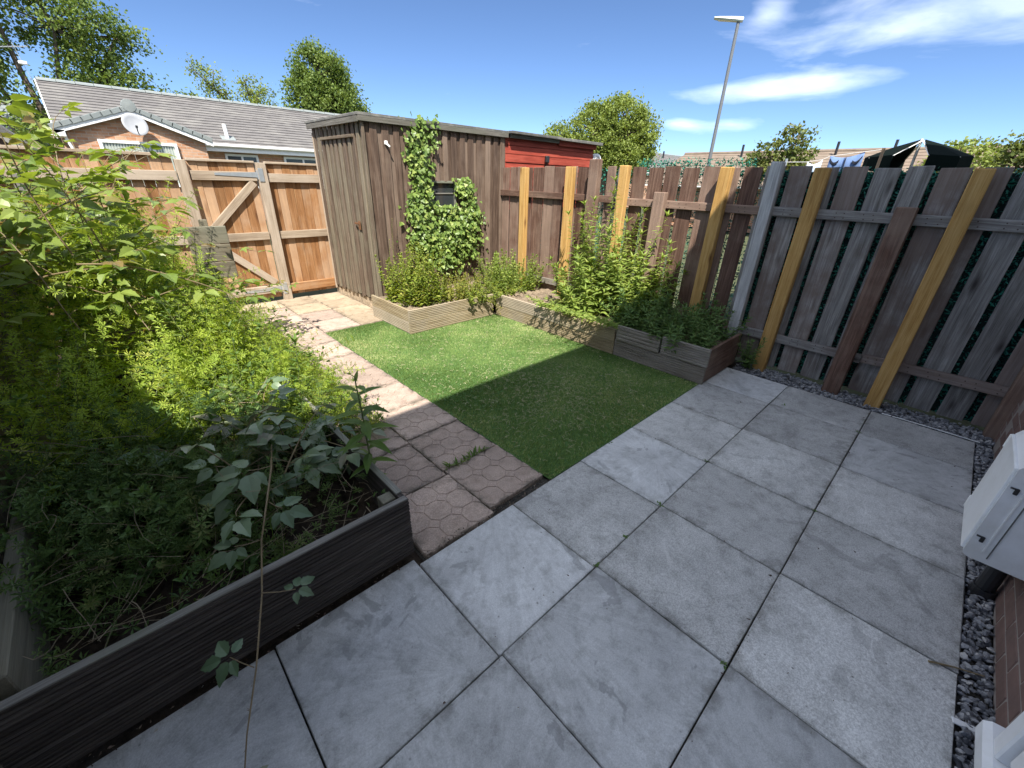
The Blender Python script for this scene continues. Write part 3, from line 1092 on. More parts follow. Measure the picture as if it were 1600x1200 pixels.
gate = thing('garden_gate', 'boarded wooden gate with diagonal braces and steel strap hinges', 'gate')
close_boards(gate, 0.962, 1.648, 0.05, 1.70)
for z, h in ((1.555, .10), (.86, .095), (.17, .10)):
    board(gate, 'rail', W_rail('x'), (1.305, GY - .031, z), (0.68, .042, h), .004)
board(gate, 'capping', W_rail('x'), (1.305, GY - .006, 1.714), (0.69, .065, .026), .004)
for (za, zb) in ((.925, 1.495), (.245, .80)):
    dx, dz = .60, zb - za
    L = math.hypot(dx, dz)
    board(gate, 'brace', W_rail('x'), (1.305, GY - .030, (za + zb) / 2), (L * .985, .040, .085), .004, (0, (-1 if za > .5 else 1) * math.atan2(dz, dx), 0))
for z in (1.575, .17):
    b = MB()
    b.prism([(1.20, z + .012), (1.20, z - .012), (1.645, z - .03), (1.645, z + .03)], GY - .058, GY - .0525, (0, 2, 1))
    hg = b.build('hinge', M_galv, gate)
    MB().box((1.690, GY - .082, z), (.055, .006, .15), .002).build('plate', M_galv, hg)
    MB().tube([(1.655, GY - .066, z - .05), (1.655, GY - .066, z + .05)], .010, .010, 8).build('pin', M_galv, hg)
    for k in range(4):
        MB().lathe([(0, .004), (.006, .003), (.008, 0)], (1.27 + k * .1, GY - .058, z), 'y', 8).build('bolt', M_black, hg)

bfr = thing('boarded_fence', 'narrow boarded fence panel between the gate and the shed', 'fence')
board(bfr, 'post', W_rail('z'), (1.71, GY - .030, .84), (0.105, .095, 1.74), .004)
close_boards(bfr, 1.768, 2.45, 0.06, 1.70)
for z, h in ((1.545, .10), (.86, .095), (.16, .115)):
    board(bfr, 'rail', W_rail('x') if z > .3 else W_gate('x'), (2.108, GY - .031, z), (0.682, .042, h), .004)
board(bfr, 'capping', W_rail('x'), (2.108, GY - .006, 1.714), (0.682, .065, .026), .004)

# left fence
lf = thing('boarded_fence', 'weathered vertical board fence in shade along the left edge', 'fence')
y = 0.6
while y < 6.3:
    w = random.uniform(.12, .14)
    board(lf, 'board', W_left('z'), (-0.60 + random.uniform(-.004, .004), y + w / 2, .90), (.018, w - .006, 1.76), .002)
    y += w
for z in (.45, 1.5):
    board(lf, 'rail', W_left('y'), (-0.629, 3.45, z), (.038, 5.7, .08), .004)
for yy in (1.18, 3.6):
    board(lf, 'post', W_left('z'), (-0.655, yy, .92), (.09, .09, 1.86), .004)
cp = thing('fence_post', 'dark weathered post standing at the far left corner by the boarded fence', 'post')
board(cp, 'post_shaft', W_grey('z'), (-0.37, 6.10, .76), (.09, .09, 1.56), .004)

# grey panel standing among the weeds by the gate
gp = thing('timber_panel', 'grey weathered timber panel standing among weeds in front of the gate', 'panel')
for k in range(3):
    board(gp, 'board', W_left('x'), (0.72, 4.74 + k * .001, 0.77 + k * .155), (.31, .03, .15), .004)
board(gp, 'stake', W_left('z'), (0.72, 4.785, .59), (.06, .05, 1.24), .004)

# ------------------------------------------------------------------ shed
shed = thing('garden_shed', 'brown vertical boarded shed with flat felt roof and small ivy framed window', 'shed')
SX0, SX1, SY0, SY1, SZ = 2.42, 4.515, 4.93, 6.33, 2.13
MB().box(((SX0 + SX1) / 2, (SY0 + SY1) / 2 + .04, .06), (SX1 - SX0 - .01, SY1 - SY0 + .05, .14), .006).build('plinth', M_cream, shed)
MB().box(((SX0 + SX1) / 2 + .02, (SY0 + SY1) / 2 + .02, 1.11), (SX1 - SX0 - .10, SY1 - SY0 - .10, 2.0)).build('inner_lining', plain('shed_inside', (.02, .017, .015), .95), shed)
WX0, WX1, WZ0, WZ1 = 3.24, 3.62, 1.22, 1.56
x = SX0
k = 0
while x < SX1 - .01:
    w = min(random.uniform(.058, .078), SX1 - x)
    dy = -.014 if k % 2 else .006
    z0 = .11 + random.uniform(-.012, .01)
    segs = [(z0, SZ)]
    if x + w > WX0 and x < WX1:
        segs = [(z0, WZ0), (WZ1, SZ)]
    for (a, b) in segs:
        board(shed, 'board', W_shed('z'), (x + w / 2, SY0 + dy, (a + b) / 2), (w + (.012 if k % 2 else -.001), .019, b - a), .003, (0, random.uniform(-.002, .002), random.uniform(-.05, .05)), jit=.002)
    x += w
    k += 1
y = SY0 + .012
k = 0
DY0, DY1 = 5.16, 6.02
while y < SY1 - .01:
    w = min(random.uniform(.055, .072), SY1 - y)
    mid = y + w / 2
    dx = -.014 if k % 2 else .006
    z0 = .12 + random.uniform(-.03, .02)
    if not (DY0 < mid < DY1):
        board(shed, 'board', W_shedg('z'), (SX0 + dx, mid, (z0 + SZ) / 2), (.019, w + (.012 if k % 2 else -.001), SZ - z0), .003)
    else:
        board(shed, 'board', W_shedg('z'), (SX0 + dx, mid, (2.005 + SZ) / 2), (.019, w + (.008 if k % 2 else -.001), SZ - 2.005), .003)
    y += w
    k += 1
door = board(shed, 'door', W_shedg('z'), (SX0 + .016, (DY0 + DY1) / 2, 1.07), (.016, DY1 - DY0 - .01, 1.85), .003)
y = DY0 + .01
k = 0
while y < DY1 - .02:
    w = min(random.uniform(.055, .072), DY1 - .008 - y)
    z0 = .14 + random.uniform(-.025, .015)
    o = board(door, 'board', W_shedg('z'), (-.020 - (.016 if k % 2 else 0), y + w / 2 - (DY0 + DY1) / 2, (z0 + 1.985) / 2 - 1.07), (.016, w + (.008 if k % 2 else -.002), 1.985 - z0), .003)
    y += w
    k += 1
MB().box((-.055, -.36, -.02), (.012, .05, .10), .003).box((-.062, -.31, 0.0), (.012, .12, .022), .003).build('hasp', plain('rusty_steel', (.20, .10, .05), .7, metal=.5, var=.3, scale=40), door)
board(shed, 'drip_board', W_shedg('y'), (SX0 - .035, (DY0 + DY1) / 2, 2.0), (.035, DY1 - DY0 + .04, .03), .003)
board(shed, 'corner_trim', W_shedg('z'), (SX0 - .016, SY0 - .016, 1.10), (.032, .032, 2.06), .003)
board(shed, 'corner_trim', W_rail('z'), (SX0 - .022, SY1 - .01, 1.08), (.02, .028, 2.0), .003)
MB().box((0, 0, 0), (SX1 - SX0 + .09, SY1 - SY0 + .12, .03), .004, jit=.002).build('roof', M_felt, shed, ((SX0 + SX1) / 2 - .03, (SY0 + SY1) / 2, SZ + .062))
board(shed, 'fascia', W_fasc('x'), ((SX0 + SX1) / 2 - .03, SY0 - .048, SZ + .022), (SX1 - SX0 + .08, .022, .055), .003)
board(shed, 'fascia', W_fasc('y'), (SX0 - .062, (SY0 + SY1) / 2, SZ + .018), (.02, SY1 - SY0 + .06, .06), .003)
win = MB().box((0, 0, 0), (WX1 - WX0 - .01, .006, WZ1 - WZ0 - .01)).build('window', M_glass, shed, ((WX0 + WX1) / 2, SY0 + .012, (WZ0 + WZ1) / 2))
for (c, s) in (((0, -.02, .165), (.40, .03, .028)), ((0, -.02, -.165), (.40, .04, .028)), ((-.186, -.02, 0), (.026, .03, .30)), ((.186, -.02, 0), (.026, .03, .30)), ((0, -.008, .03), (.345, .012, .014))):
    board(win, 'frame', W_cap('x'), c, s, .002)
MB().box((2.66, SY0 - .035, 1.94), (.035, .03, .04), .006).tube([(2.66, SY0 - .05, 1.93), (2.68, SY0 - .08, 1.90)], .012, .009, 6).build('light_bracket', M_whitet, shed)

red = thing('garden_shed', 'red painted shed of horizontal boards adjoining the brown shed', 'shed')
z = 1.20
k = 0
while z < 2.14:
    hgt = min(.105, 2.15 - z)
    board(red, 'board', W_red('x'), ((4.52 + 6.56) / 2, SY0 + .01 + random.uniform(-.004, .004), z + hgt / 2), (2.04, .02, hgt - .003), .003, (math.radians(-4), 0, 0))
    z += hgt
MB().box((5.54, SY0 + .75, 1.05), (2.02, 1.4, 2.08)).build('wall', M_brownw, red)
for xa, xb, zz in ((4.535, 5.60, 2.196), (5.58, 6.66, 2.186)):
    MB().box((0, 0, 0), (xb - xa, 1.62, .035), .004, jit=.003).build('roof', M_felt, red, ((xa + xb) / 2, SY0 + .70, zz))
board(red, 'fascia', W_fasc('x'), (5.08, SY0 - .048, 2.153), (1.04, .02, .05), .003)
board(red, 'fascia', W_red('x'), (6.10, SY0 - .03, 2.135), (.96, .02, .07), .003)
fl = MB().box((0, 0, 0), (.075, .05, .095), .01).build('floodlight', M_black, red, (5.35, SY0 - .045, 1.90))
MB().tube([(0, .0, -.05), (0, .035, -.09)], .012, .012, 6).build('bracket', M_black, fl)
hr = thing('hose_reel', 'white round hose reel on the end of the red shed', 'hose reel')
MB().lathe([(0, -.05), (.04, -.05), (.045, -.03), (.11, -.035), (.13, -.03), (.13, .03), (.11, .035), (0, .035)], (6.68, SY0 + .03, 1.92), 'y', 24).build('drum', M_white, hr)
MB().lathe([(.075, -.042), (.085, -.05), (.095, -.042)], (6.68, SY0 + .03, 1.92), 'y', 24).build('ring', M_dish, hr)
# ------------------------------------------------------------------ the house behind the camera (its shade lies over the patio)
house = thing('brick_house', 'dark brick house wall at the right edge, shading the patio', 'house')
HY = -0.612
MB().box((1.5, HY - 4.25, 0.45), (15.0, 8.5, 0.95)).build('wall', M_brickh, house)
MB().box((1.5, HY - 4.25, 2.985), (15.02, 8.52, 4.11)).build('bounce_wall', plain('bounce_render', (0.78, 0.77, 0.74), 0.9, var=0.06, scale=20, bump=0.3), house)  # unseen upper wall, white render added to bounce light onto the patio
b = MB()
b.prism([(HY + .27, 5.06), (HY + .27, 5.16), (HY - 4.25, 7.5), (HY - 8.77, 5.16), (HY - 8.77, 5.06)], -6.2, 9.2, (1, 2, 0))
b.build('roof', M_tile, house)
MB().tube([(-6.2, HY + .33, 5.07), (9.2, HY + .33, 5.07)], .055, .055, 8).build('gutter', M_whitet, house)
bm_ = MB().box((0, 0, 0), (.215, .03, .065), .004, jit=.0012).mesh('brick')
bm_.materials.append(M_brick1)
zc = 0
while zc < 10:
    off = 0 if zc % 2 else -.1125
    for k in range(11):
        link('brick', bm_, house, (1.78 + k * .225 + off, HY - .007 + random.uniform(-.001, .001), .04 + zc * .075))
    zc += 1
MB().box((2.87, HY + .0015, .37), (2.66, .006, .76)).build('mortar', M_mortar, house)
# back door with its sill
dr = MB().box((0, 0, 0), (.80, .05, 2.0), .004).build('door', M_white, house, (1.05, HY + .012, 1.16))
MB().box((0, .03, .42), (.5, .01, .8), .003).build('pane', M_glass, dr)
MB().tube([(-.33, .03, -.1), (-.33, .07, -.1), (-.22, .07, -.1)], .01, .01, 8).build('handle', M_galv, dr)
for (c, s) in (((.60, HY + .02, 1.17), (.07, .07, 2.1)), ((1.50, HY + .02, 1.17), (.07, .07, 2.1)), ((1.05, HY + .02, 2.20), (.83, .07, .07))):
    MB().box((0, 0, 0), s, .006).build('door_frame', M_white, house, c)
sl = MB().prism([(HY + .001, .06), (HY + .072, .06), (HY + .072, .105), (HY + .055, .12), (HY + .001, .128)][::-1], .50, 1.60, (1, 2, 0)).build('sill', M_white, house)
for (x0, x1) in ((2.9, 4.1), (-2.6, -1.2)):
    w = MB().box((0, 0, 0), (x1 - x0, .04, 1.1), .004).build('window', M_glass, house, ((x0 + x1) / 2, HY + .006, 1.55))
    for (c, s) in (((0, .02, .55), (x1 - x0, .05, .07)), ((0, .02, -.55), (x1 - x0, .05, .07)), ((-(x1 - x0) / 2, .02, 0), (.07, .05, 1.03)), (((x1 - x0) / 2, .02, 0), (.07, .05, 1.03))):
        MB().box((0, 0, 0), s, .004).build('frame', M_white, w, c)

# meter box on the wall
mb = thing('meter_box', 'white plastic meter box mounted low on the brick wall', 'meter box')
x0, x1, y0, y1, z0, z1 = 2.20, 2.57, HY + .010, -0.405, 0.275, 0.735
b = MB()
b.prism([(y0, z0), (y1 - .02, z0), (y1 - .004, z0 + .008), (y1, z0 + .024), (y1, z1 - .035), (y1 - .012, z1 - .014), (y1 - .035, z1), (y0, z1 + .03)][::-1], x0, x1, (1, 2, 0))
b.build('case', M_white, mb)
b = MB()
b.box(((x0 + x1) / 2, y1 + .004, (z0 + z1) / 2 - .005), (x1 - x0 - .02, .012, z1 - z0 - .06), .005)
b.build('lid', M_white, mb)
MB().prism([(y1 - .05, z0 + .05), (y1 - .045, z0 + .05), (y1 - .045, z1 - .05), (y1 - .05, z1 - .05)], x0 - .003, x0 + .002, (1, 2, 0)).build('moulding', M_whitet, mb)
for z in (z0 + .10, z1 - .12):
    MB().box((x0 - .003, y1 - .026, z), (.008, .012, .026), .002).box((x0 - .004, y1 - .018, z + .011), (.008, .022, .005), .001).build('latch', M_black, mb)
MB().box((0, 0, 0), (.24, .09, .0012)).build('label_plate', plain('label_print', (.70, .72, .75), .5, var=.35, scale=90), mb, ((x0 + x1) / 2, y1 - .115, z1 + .020), (-.185, 0, 0))
MB().box((x0 - .001, y1 - .066, (z0 + z1) / 2), (.004, .0035, z1 - z0 - .05)).build('seam', plain('seam_dark', (.12, .12, .11), .9), mb)  # thin dark strip drawn as the seam of the case
for zz in (z0 + .06, z1 - .07):
    MB().tube([(x1 - .012, y1 + .008, zz - .03), (x1 - .012, y1 + .008, zz + .03)], .006, .006, 8).build('hinge', M_whitet, mb)
pp = thing('service_pipe', 'thick black pipe sleeve rising from the gravel below the meter box', 'pipe')
MB().tube([(2.42, -.565, -.03), (2.42, -.563, .10), (2.42, -.56, .278)], .032, .032, 14).build('sleeve', M_black, pp)
MB().tube([(2.42, -.567, -.028), (2.42, -.566, .035)], .043, .040, 14).build('collar', M_black, pp)

# ------------------------------------------------------------------ bungalows beyond the gate


def tile_roof(name, parent, mat, x0, x1, ye, ze, yr, zr, n, t=.030):
    """stepped courses of tiles from eave (ye,ze) to ridge (yr,zr), running along x"""
    b = MB()
    vs, fs = [], []
    dy, dz = (yr - ye) / n, (zr - ze) / n
    L = math.hypot(dy, dz)
    ny, nz = -dz / L, dy / L
    if nz < 0:
        ny, nz = -ny, -nz
    for i in range(n):
        a = (ye + i * dy, ze + i * dz)
        c = (ye + (i + 1.08) * dy, ze + (i + 1.08) * dz)
        P = [(a[0], a[1]), (a[0] + ny * t, a[1] + nz * t), (c[0] + ny * .006, c[1] + nz * .006), (c[0], c[1])]
        o = len(vs)
        for x in (x0, x1):
            for (yy, zz) in P:
                vs.append((x, yy, zz))
        fs += [(o, o + 1, o + 5, o + 4), (o + 1, o + 2, o + 6, o + 5), (o, o + 3, o + 2, o + 1), (o + 4, o + 5, o + 6, o + 7), (o, o + 4, o + 7, o + 3)]
    b.add(vs, fs)
    return b.build(name, mat, parent)


def ridge_tiles(parent, mat, x0, x1, y, z):
    n = int((x1 - x0) / .45)
    me = MB()
    vs, fs = [], []
    for s in (0, .44):
        for k in range(6):
            a = math.pi * k / 5
            vs.append((s, math.cos(a) * .13, math.sin(a) * .09 + (.006 if s == 0 else 0)))
    fs = [(k, k + 1, k + 7, k + 6) for k in range(5)]
    me.add(vs, fs)
    m = me.mesh('ridge_tile')
    m.materials.append(mat)
    for k in range(n):
        link('ridge_tile', m, parent, (x0 + k * .45, y, z - .03))


bung = thing('bungalow', 'brick bungalow with grey tiled roof and white edged front gable beyond the gate', 'bungalow')
YE, ZE, YR, ZR = 18.25, 2.40, 22.0, 4.05
MB().box((6.5, 22.0, 1.22), (12.9, 7.0, 2.44)).build('wall', M_brickb, bung)
rf = tile_roof('roof', bung, M_tile, -.02, 13.0, YE, ZE, YR, ZR, 17)
tile_roof('roof', bung, M_tile, -.02, 13.0, 25.75, ZE, YR, ZR, 10)
MB().prism([(18.5, 2.40), (25.5, 2.40), (22, 3.97)], .05, .25, (1, 2, 0)).build('gable_wall', M_brickb, bung)
ridge_tiles(rf, M_slate, 0.0, 12.9, 22.0, 4.07)
MB().box((7.9, YE - .03, 2.30), (9.0, .025, .20), .004).build('fascia', M_whitet, bung)
MB().box((7.9, YE + .12, 2.205), (9.0, .27, .012)).build('soffit', M_whitet, bung)
MB().tube([(3.3, YE - .10, 2.385), (12.9, YE - .10, 2.385)], .055, .055, 8).build('gutter', M_whitet, bung)
MB().prism([(18.22, 2.30), (18.22, 2.42), (22, 4.07), (22, 3.9)], -.05, -.022, (1, 2, 0)).build('bargeboard', M_whitet, bung)
for k, (x, w) in enumerate(((4.15, .95), (6.2, 1.3), (8.6, 1.3))):
    wn = MB().box((0, 0, 0), (w, .03, 1.0)).build('window', M_glass, bung, (x + .3, 18.49, 1.62))
    for (c, s) in (((0, -.02, .5), (w + .06, .05, .07)), ((-w / 2, -.02, 0), (.07, .05, .93)), ((w / 2, -.02, 0), (.07, .05, .93)), ((0, -.02, 0), (.06, .05, .93)), ((0, -.02, -.5), (w + .06, .05, .07))):
        MB().box((0, 0, 0), s).build('frame', M_whitet, wn, c)
# front gable
GX0, GX1, GXA, GZE, GZA, GYF = 0.02, 3.38, 1.62, 2.42, 3.06, 17.0
MB().prism([(.18, 0), (3.2, 0), (3.2, 2.46), (GXA, 3.0), (.18, 2.46)], GYF + .12, 19.4, (0, 2, 1)).build('gable_wall', M_brickb, bung)
for (xa, xb, za) in ((GX0 - .12, GXA, 2.47), (GX1, GXA, 2.41)):
    sgn = 1 if xb > xa else -1
    poly = [(xa, za), (xb, GZA), (xb, GZA + .05), (xa, za + .05)]
    if sgn < 0:
        poly = poly[::-1]
    MB().prism(poly, GYF - .02, 21.0, (0, 2, 1)).build('gable_roof', M_tile, bung)
    poly = [(xa, za - .13), (xb, GZA - .12), (xb, GZA + .01), (xa, za + .01)]
    if sgn < 0:
        poly = poly[::-1]
    MB().prism(poly, GYF - .05, GYF - .022, (0, 2, 1)).build('bargeboard', M_whitet, bung)
    n = 8
    for k in range(n):
        f = (k + .5) / n
        ang = math.atan2(GZA - za, abs(xb - xa))
        ln = math.hypot(xb - xa, GZA - za) / n
        vt = MB().box((0, 0, 0), (ln * 1.12, .20, .035), .004).box((0, -.10, -.045), (ln * 1.12, .02, .11), .004)
        vt.build('verge_tile', M_slate, bung, (xa + (xb - xa) * f, GYF + .03, za + (GZA - za) * f + .085), (0, -sgn * (ang + .05 * sgn * sgn), 0))
MB().lathe([(0, -.10), (.15, -.09), (.16, 0), (.15, .3)], (GXA, GYF + .0, GZA + .08), 'y', 14).build('ridge_end', M_slate, bung)
MB().box((-.0, GYF + .35, 2.38), (.32, .8, .16), .01).build('eave_box', M_whitet, bung)
MB().tube([(.12, GYF + .05, 2.33), (.19, GYF + .05, 2.0), (.19, GYF + .05, .05)], .035, .035, 8).build('downpipe', M_whitet, bung)
gw = MB().box((0, 0, 0), (1.62, .03, 1.05)).build('window', plain('curtained_glass', (.30, .34, .32), .25, var=.25, scale=3), bung, (1.60, GYF + .10, 1.72))
for (c, s) in (((0, -.03, .54), (1.74, .06, .075)), ((0, -.03, -.54), (1.74, .06, .075)), ((-.83, -.03, 0), (.075, .06, 1.0)), ((.83, -.03, 0), (.075, .06, 1.0)), ((.30, -.03, 0), (.07, .06, 1.0))):
    MB().box((0, 0, 0), s, .004).build('frame', M_whitet, gw, c)
for k in range(26):
    xx = -.78 + k * .062
    if abs(xx - .30) < .05:
        continue
    MB().box((0, 0, 0), (.05, .006, 1.0)).build('blind_slat', plain('blind', (.62, .66, .58), .7), gw, (xx, -.019, 0), (0, 0, .5))
vp = thing('vent_pipe', 'white vent pipe sticking out of the grey tiled roof', 'vent pipe')
MB().tube([(4.20, 18.7, 2.55), (4.18, 18.7, 3.05)], .06, .06, 10).build('pipe', M_whitet, vp)
MB().box((4.22, 18.72, 2.63), (.42, .34, .025), .006, R=Matrix.Rotation(.42, 3, 'X')).build('flashing', M_slate, vp)

dish = thing('satellite_dish', 'grey satellite dish fixed under the apex of the brick gable', 'satellite dish')
dd = MB()
prof = [(0, .05), (.10, .045), (.20, .028), (.28, 0.0), (.285, .006), (.20, .036), (.10, .053), (0, .058)]
dd.lathe(prof, (0, 0, 0), 'y', 24)
dp = dd.build('reflector', M_dish, dish, (1.62, GYF - .22, 2.70), (math.radians(-18), 0, math.radians(12)), True)
MB().tube([(1.62, GYF - .05, 2.62), (1.62, GYF - .18, 2.66)], .02, .02, 8).build('wall_bracket', M_black, dish)
MB().tube([(1.64, GYF - .2, 2.45), (1.60, GYF - .50, 2.52), (1.60, GYF - .55, 2.60)], .013, .013, 6).box((1.60, GYF - .55, 2.62), (.05, .10, .06), .008).build('feed_arm', M_black, dish)

aer = thing('tv_aerial', 'thin television aerial on a mast at the left end of the ridge', 'aerial')
MB().tube([(-.02, 22.0, 3.4), (-.22, 22.0, 4.95)], .012, .009, 6).build('mast', M_galv, aer)
b = MB().tube([(-.55, 22.0, 4.78), (.10, 22.0, 4.9)], .015, .015, 5)
for k in range(7):
    f = k / 6
    b.tube([(-.55 + .65 * f, 21.75, 4.78 + .12 * f), (-.55 + .65 * f, 22.25, 4.78 + .12 * f)], .008, .008, 4)
b.build('rods', M_galv, aer)
MB().box((-.15, 21.95, 4.45), (.2, .10, .09), .02).build('amplifier_box', M_whitet, aer)

terr = thing('bungalow', 'long grey tiled bungalow roof seen past the end of the red shed', 'bungalow')
MB().box((30.0, 22.0, 1.2), (33.8, 6.9, 2.4)).build('wall', M_brickb, terr)
r2 = tile_roof('roof', terr, M_tile, 13.1, 47.0, YE, ZE, YR, ZR, 15)
tile_roof('roof', terr, M_tile, 13.1, 47.0, 25.75, ZE, YR, ZR, 8)
MB().prism([(18.5, 2.40), (25.5, 2.40), (22, 3.97)], 46.7, 46.9, (1, 2, 0)).build('gable_wall', M_brickb, terr)
MB().tube([(13.1, 22.0, 4.07), (47.0, 22.0, 4.07)], .11, .11, 8).build('ridge', M_slate, terr)
for x in (35.0, 38.4):
    MB().tube([(x, 21.2, 3.5), (x, 21.2, 4.25)], .07, .07, 8).build('vent_pipe', M_black, terr)
MB().box((30, YE - .03, 2.3), (33.8, .025, .2)).build('fascia', M_whitet, terr)

# brown roofed terrace to the right: ridge runs along y, so build it turned
brn = thing('bungalow', 'low terrace with a pale brown tiled roof behind the slatted fence', 'bungalow', (21.6, 0, 0), rz=-math.pi / 2)
MB().box((.6, 0, .9), (22.4, 6.0, 1.8)).build('wall', M_brickb, brn)
tile_roof('roof', brn, M_tileb, -10.8, 12.0, -3.6, 1.60, 0, 2.93, 12, .018)
tile_roof('roof', brn, M_tileb, -10.8, 12.0, 3.6, 1.60, 0, 2.93, 8)
MB().tube([(-10.8, 0, 2.93), (12.0, 0, 2.93)], .09, .09, 8).build('ridge', M_tileb, brn)
for x in (-4.6, -8.0, -2.9):
    MB().tube([(x, -.5, 2.7), (x, -.5, 3.22)], .045, .045, 8).build('vent_pipe', M_black, brn)
MB().prism([(-10.8, 0.0), (12.0, 0.0), (12.0, .05), (-10.8, .05)], -3.68, -3.62, (0, 2, 1)).build('fascia', M_whitet, brn, (0, 0, 1.55))

# house corner at far left
ls = thing('house', 'dark brown boarded house with a steep roof edge at the far left', 'house')
MB().prism([(-3.6, 0), (-.40, 0), (-.40, 1.80), (-2.0, 3.45), (-3.6, 1.8)], 9.0, 13.0, (0, 2, 1)).build('wall', M_brownw, ls)
for sg in (1, -1):
    poly = [(-2.0, 3.5), (-2.0 + sg * 1.78, 1.66), (-2.0 + sg * 1.78, 1.76), (-2.0, 3.6)]
    MB().prism(poly if sg < 0 else poly[::-1], 8.93, 13.1, (0, 2, 1)).build('roof', M_felt, ls)
    poly = [(-2.0, 3.42), (-2.0 + sg * 1.75, 1.60), (-2.0 + sg * 1.75, 1.68), (-2.0, 3.5)]
    MB().prism(poly if sg < 0 else poly[::-1], 8.90, 8.93, (0, 2, 1)).build('bargeboard', plain('grey_trim', (.25, .24, .22), .7), ls)
lr = thing('house', 'distant house with a plain grey roof under the tree at far left', 'house')
MB().box((-3.2, 34, 1.4), (7, 5, 2.8)).build('wall', M_whitet, lr)
tile_roof('roof', lr, M_slate, -7.0, .45, 31.3, 2.75, 34, 4.3, 10)
tile_roof('roof', lr, M_slate, -7.0, .45, 36.7, 2.75, 34, 4.3, 6)

# ------------------------------------------------------------------ street lamp
lamp = thing('street_lamp', 'tall grey street lamp with a flat pale head against the sky', 'street lamp', (15.27, 6.76, 0))
MB().tube([(0, 0, -.06), (0, 0, 1.1)], .085, .085, 12).build('base_column', M_post, lamp)
MB().tube([(0, 0, 1.08), (0, 0, 3.5), (0, 0, 5.9)], .058, .045, 12).build('column', M_post, lamp)
hd = MB()
dv = Vector((-.28, .60, .075)).normalized()
sv = Vector((.60, .28, 0)).normalized()
nv = sv.cross(dv) * -1
nv = dv.cross(sv)
nv = nv if nv.z > 0 else -nv
Rl = np.array([list(sv), list(dv), list(nv)]).T
sec = [(-.12, .075, .055), (-.02, .095, .060), (.25, .12, .050), (.55, .125, .035), (.68, .10, .018)]
vs, fs = [], []
for (t, w, h) in sec:
    for (a, c) in ((-1, -.4), (-.75, -1), (.75, -1), (1, -.4), (.8, .7), (.35, 1), (-.35, 1), (-.8, .7)):
        vs.append(Rl @ np.array((a * w, t, c * h)))
m = 8
for i in range(len(sec) - 1):
    fs += [(i * m + k, i * m + (k + 1) % m, (i + 1) * m + (k + 1) % m, (i + 1) * m + k) for k in range(m)]
fs += [tuple(range(m))[::-1], tuple(range((len(sec) - 1) * m, len(sec) * m))]
head = hd.add(vs, fs).build('lamp_head', plain('lamp_head_grey', (.55, .60, .58), .4, var=.06), lamp, (0, 0, 5.95))
MB().box((0, 0, 0), (.15, .34, .012), .004, R=Rl).build('led_panel', plain('led_panel', (.70, .70, .60), .3), head, tuple(Rl @ np.array((0, .38, -.046))))

# ------------------------------------------------------------------ neighbour's parasol and washing
par = thing('parasol', 'dark canvas parasol with a pale pole and split canopy beyond the fence', 'parasol', (10.95, 1.16, 0))
MB().tube([(.0, .02, -.06), (0, .02, 2.44)], .022, .022, 10).build('pole', M_whitet, par)
apex = np.array((0, 0, 2.43))
rad = .80
for side in (1, -1):
    vs = [apex + np.array((0, side * .03, 0))]
    angs = [math.radians(90 * side + d) for d in (-72, -36, 0, 36, 72)]
    rim = [np.array((math.cos(a) * rad, math.sin(a) * rad * .92, 2.16 - .02 * (i % 2))) for i, a in enumerate(angs)]
    low = [p + np.array((0, 0, -.20)) for p in rim]
    mid = [(apex + p) / 2 + np.array((0, 0, .025)) for p in rim]
    vs += mid + rim + low
    fs = []
    for i in range(4):
        fs += [(0, 1 + i, 2 + i), (1 + i, 6 + i, 7 + i, 2 + i), (6 + i, 11 + i, 12 + i, 7 + i)]
    o = MB().add(vs, fs).build('canopy_panel', M_canvas, par)
    sd = o.modifiers.new('thick', 'SOLIDIFY')
    sd.thickness = .012
    for a, p in zip(angs, rim):
        MB().tube([tuple(apex + np.array((0, 0, -.02))), tuple(p + np.array((0, 0, -.012)))], .008, .008, 5).build('rib', M_whitet, par)


def cloth(name, parent, mat, p0, p1, drop, n=8, wav=.03):
    vs, fs = [], []
    p0, p1 = np.array(p0, float), np.array(p1, float)
    m = 5
    for i in range(n + 1):
        f = i / n
        top = p0 + (p1 - p0) * f - np.array((0, 0, .05 * math.sin(math.pi * f)))
        for j in range(m + 1):
            g = j / m
            vs.append(top + np.array((wav * math.sin(f * 11 + g) * (g + .2), 0, -drop * g)))
    for i in range(n):
        for j in range(m):
            a = i * (m + 1) + j
            fs.append((a, a + 1, a + m + 2, a + m + 1))
    o = MB().add(vs, fs).build(name, mat, parent, smooth=True)
    sd = o.modifiers.new('thick', 'SOLIDIFY')
    sd.thickness = .006
    return o


wl = thing('washing_line', 'thin washing line strung between posts beyond the fence', 'washing line')
MB().tube([(8.9, 1.35, 2.16), (8.88, 1.56, 2.135), (8.88, 2.0, 2.08), (8.87, 2.08, 2.035), (8.86, 2.3, 2.0), (8.85, 2.6, 2.0)], .004, .004, 5).build('line', M_whitet, wl)
MB().tube([(8.9, 1.35, -.06), (8.9, 1.35, 2.18)], .02, .02, 8).build('post', plain('line_post', (.30, .20, .12), .8), wl)
MB().tube([(8.85, 2.6, -.06), (8.85, 2.6, 2.05)], .02, .02, 8).build('post', M_galv, wl)
jn = thing('hanging_garment', 'blue denim garment with dark straps hung on the washing line', 'garment')
gm = cloth('denim', jn, plain('denim', (.13, .21, .40), .9, var=.25, scale=20), (8.89, 1.56, 2.135), (8.88, 1.99, 2.085), .62)
cloth('strap', gm, plain('dark_strap', (.012, .016, .03), .9), (8.868, 1.57, 2.09), (8.868, 1.68, 2.02), .04, 6, .006)
cloth('strap', gm, MATS['dark_strap'], (8.868, 1.86, 2.03), (8.868, 1.98, 2.05), .04, 6, .006)
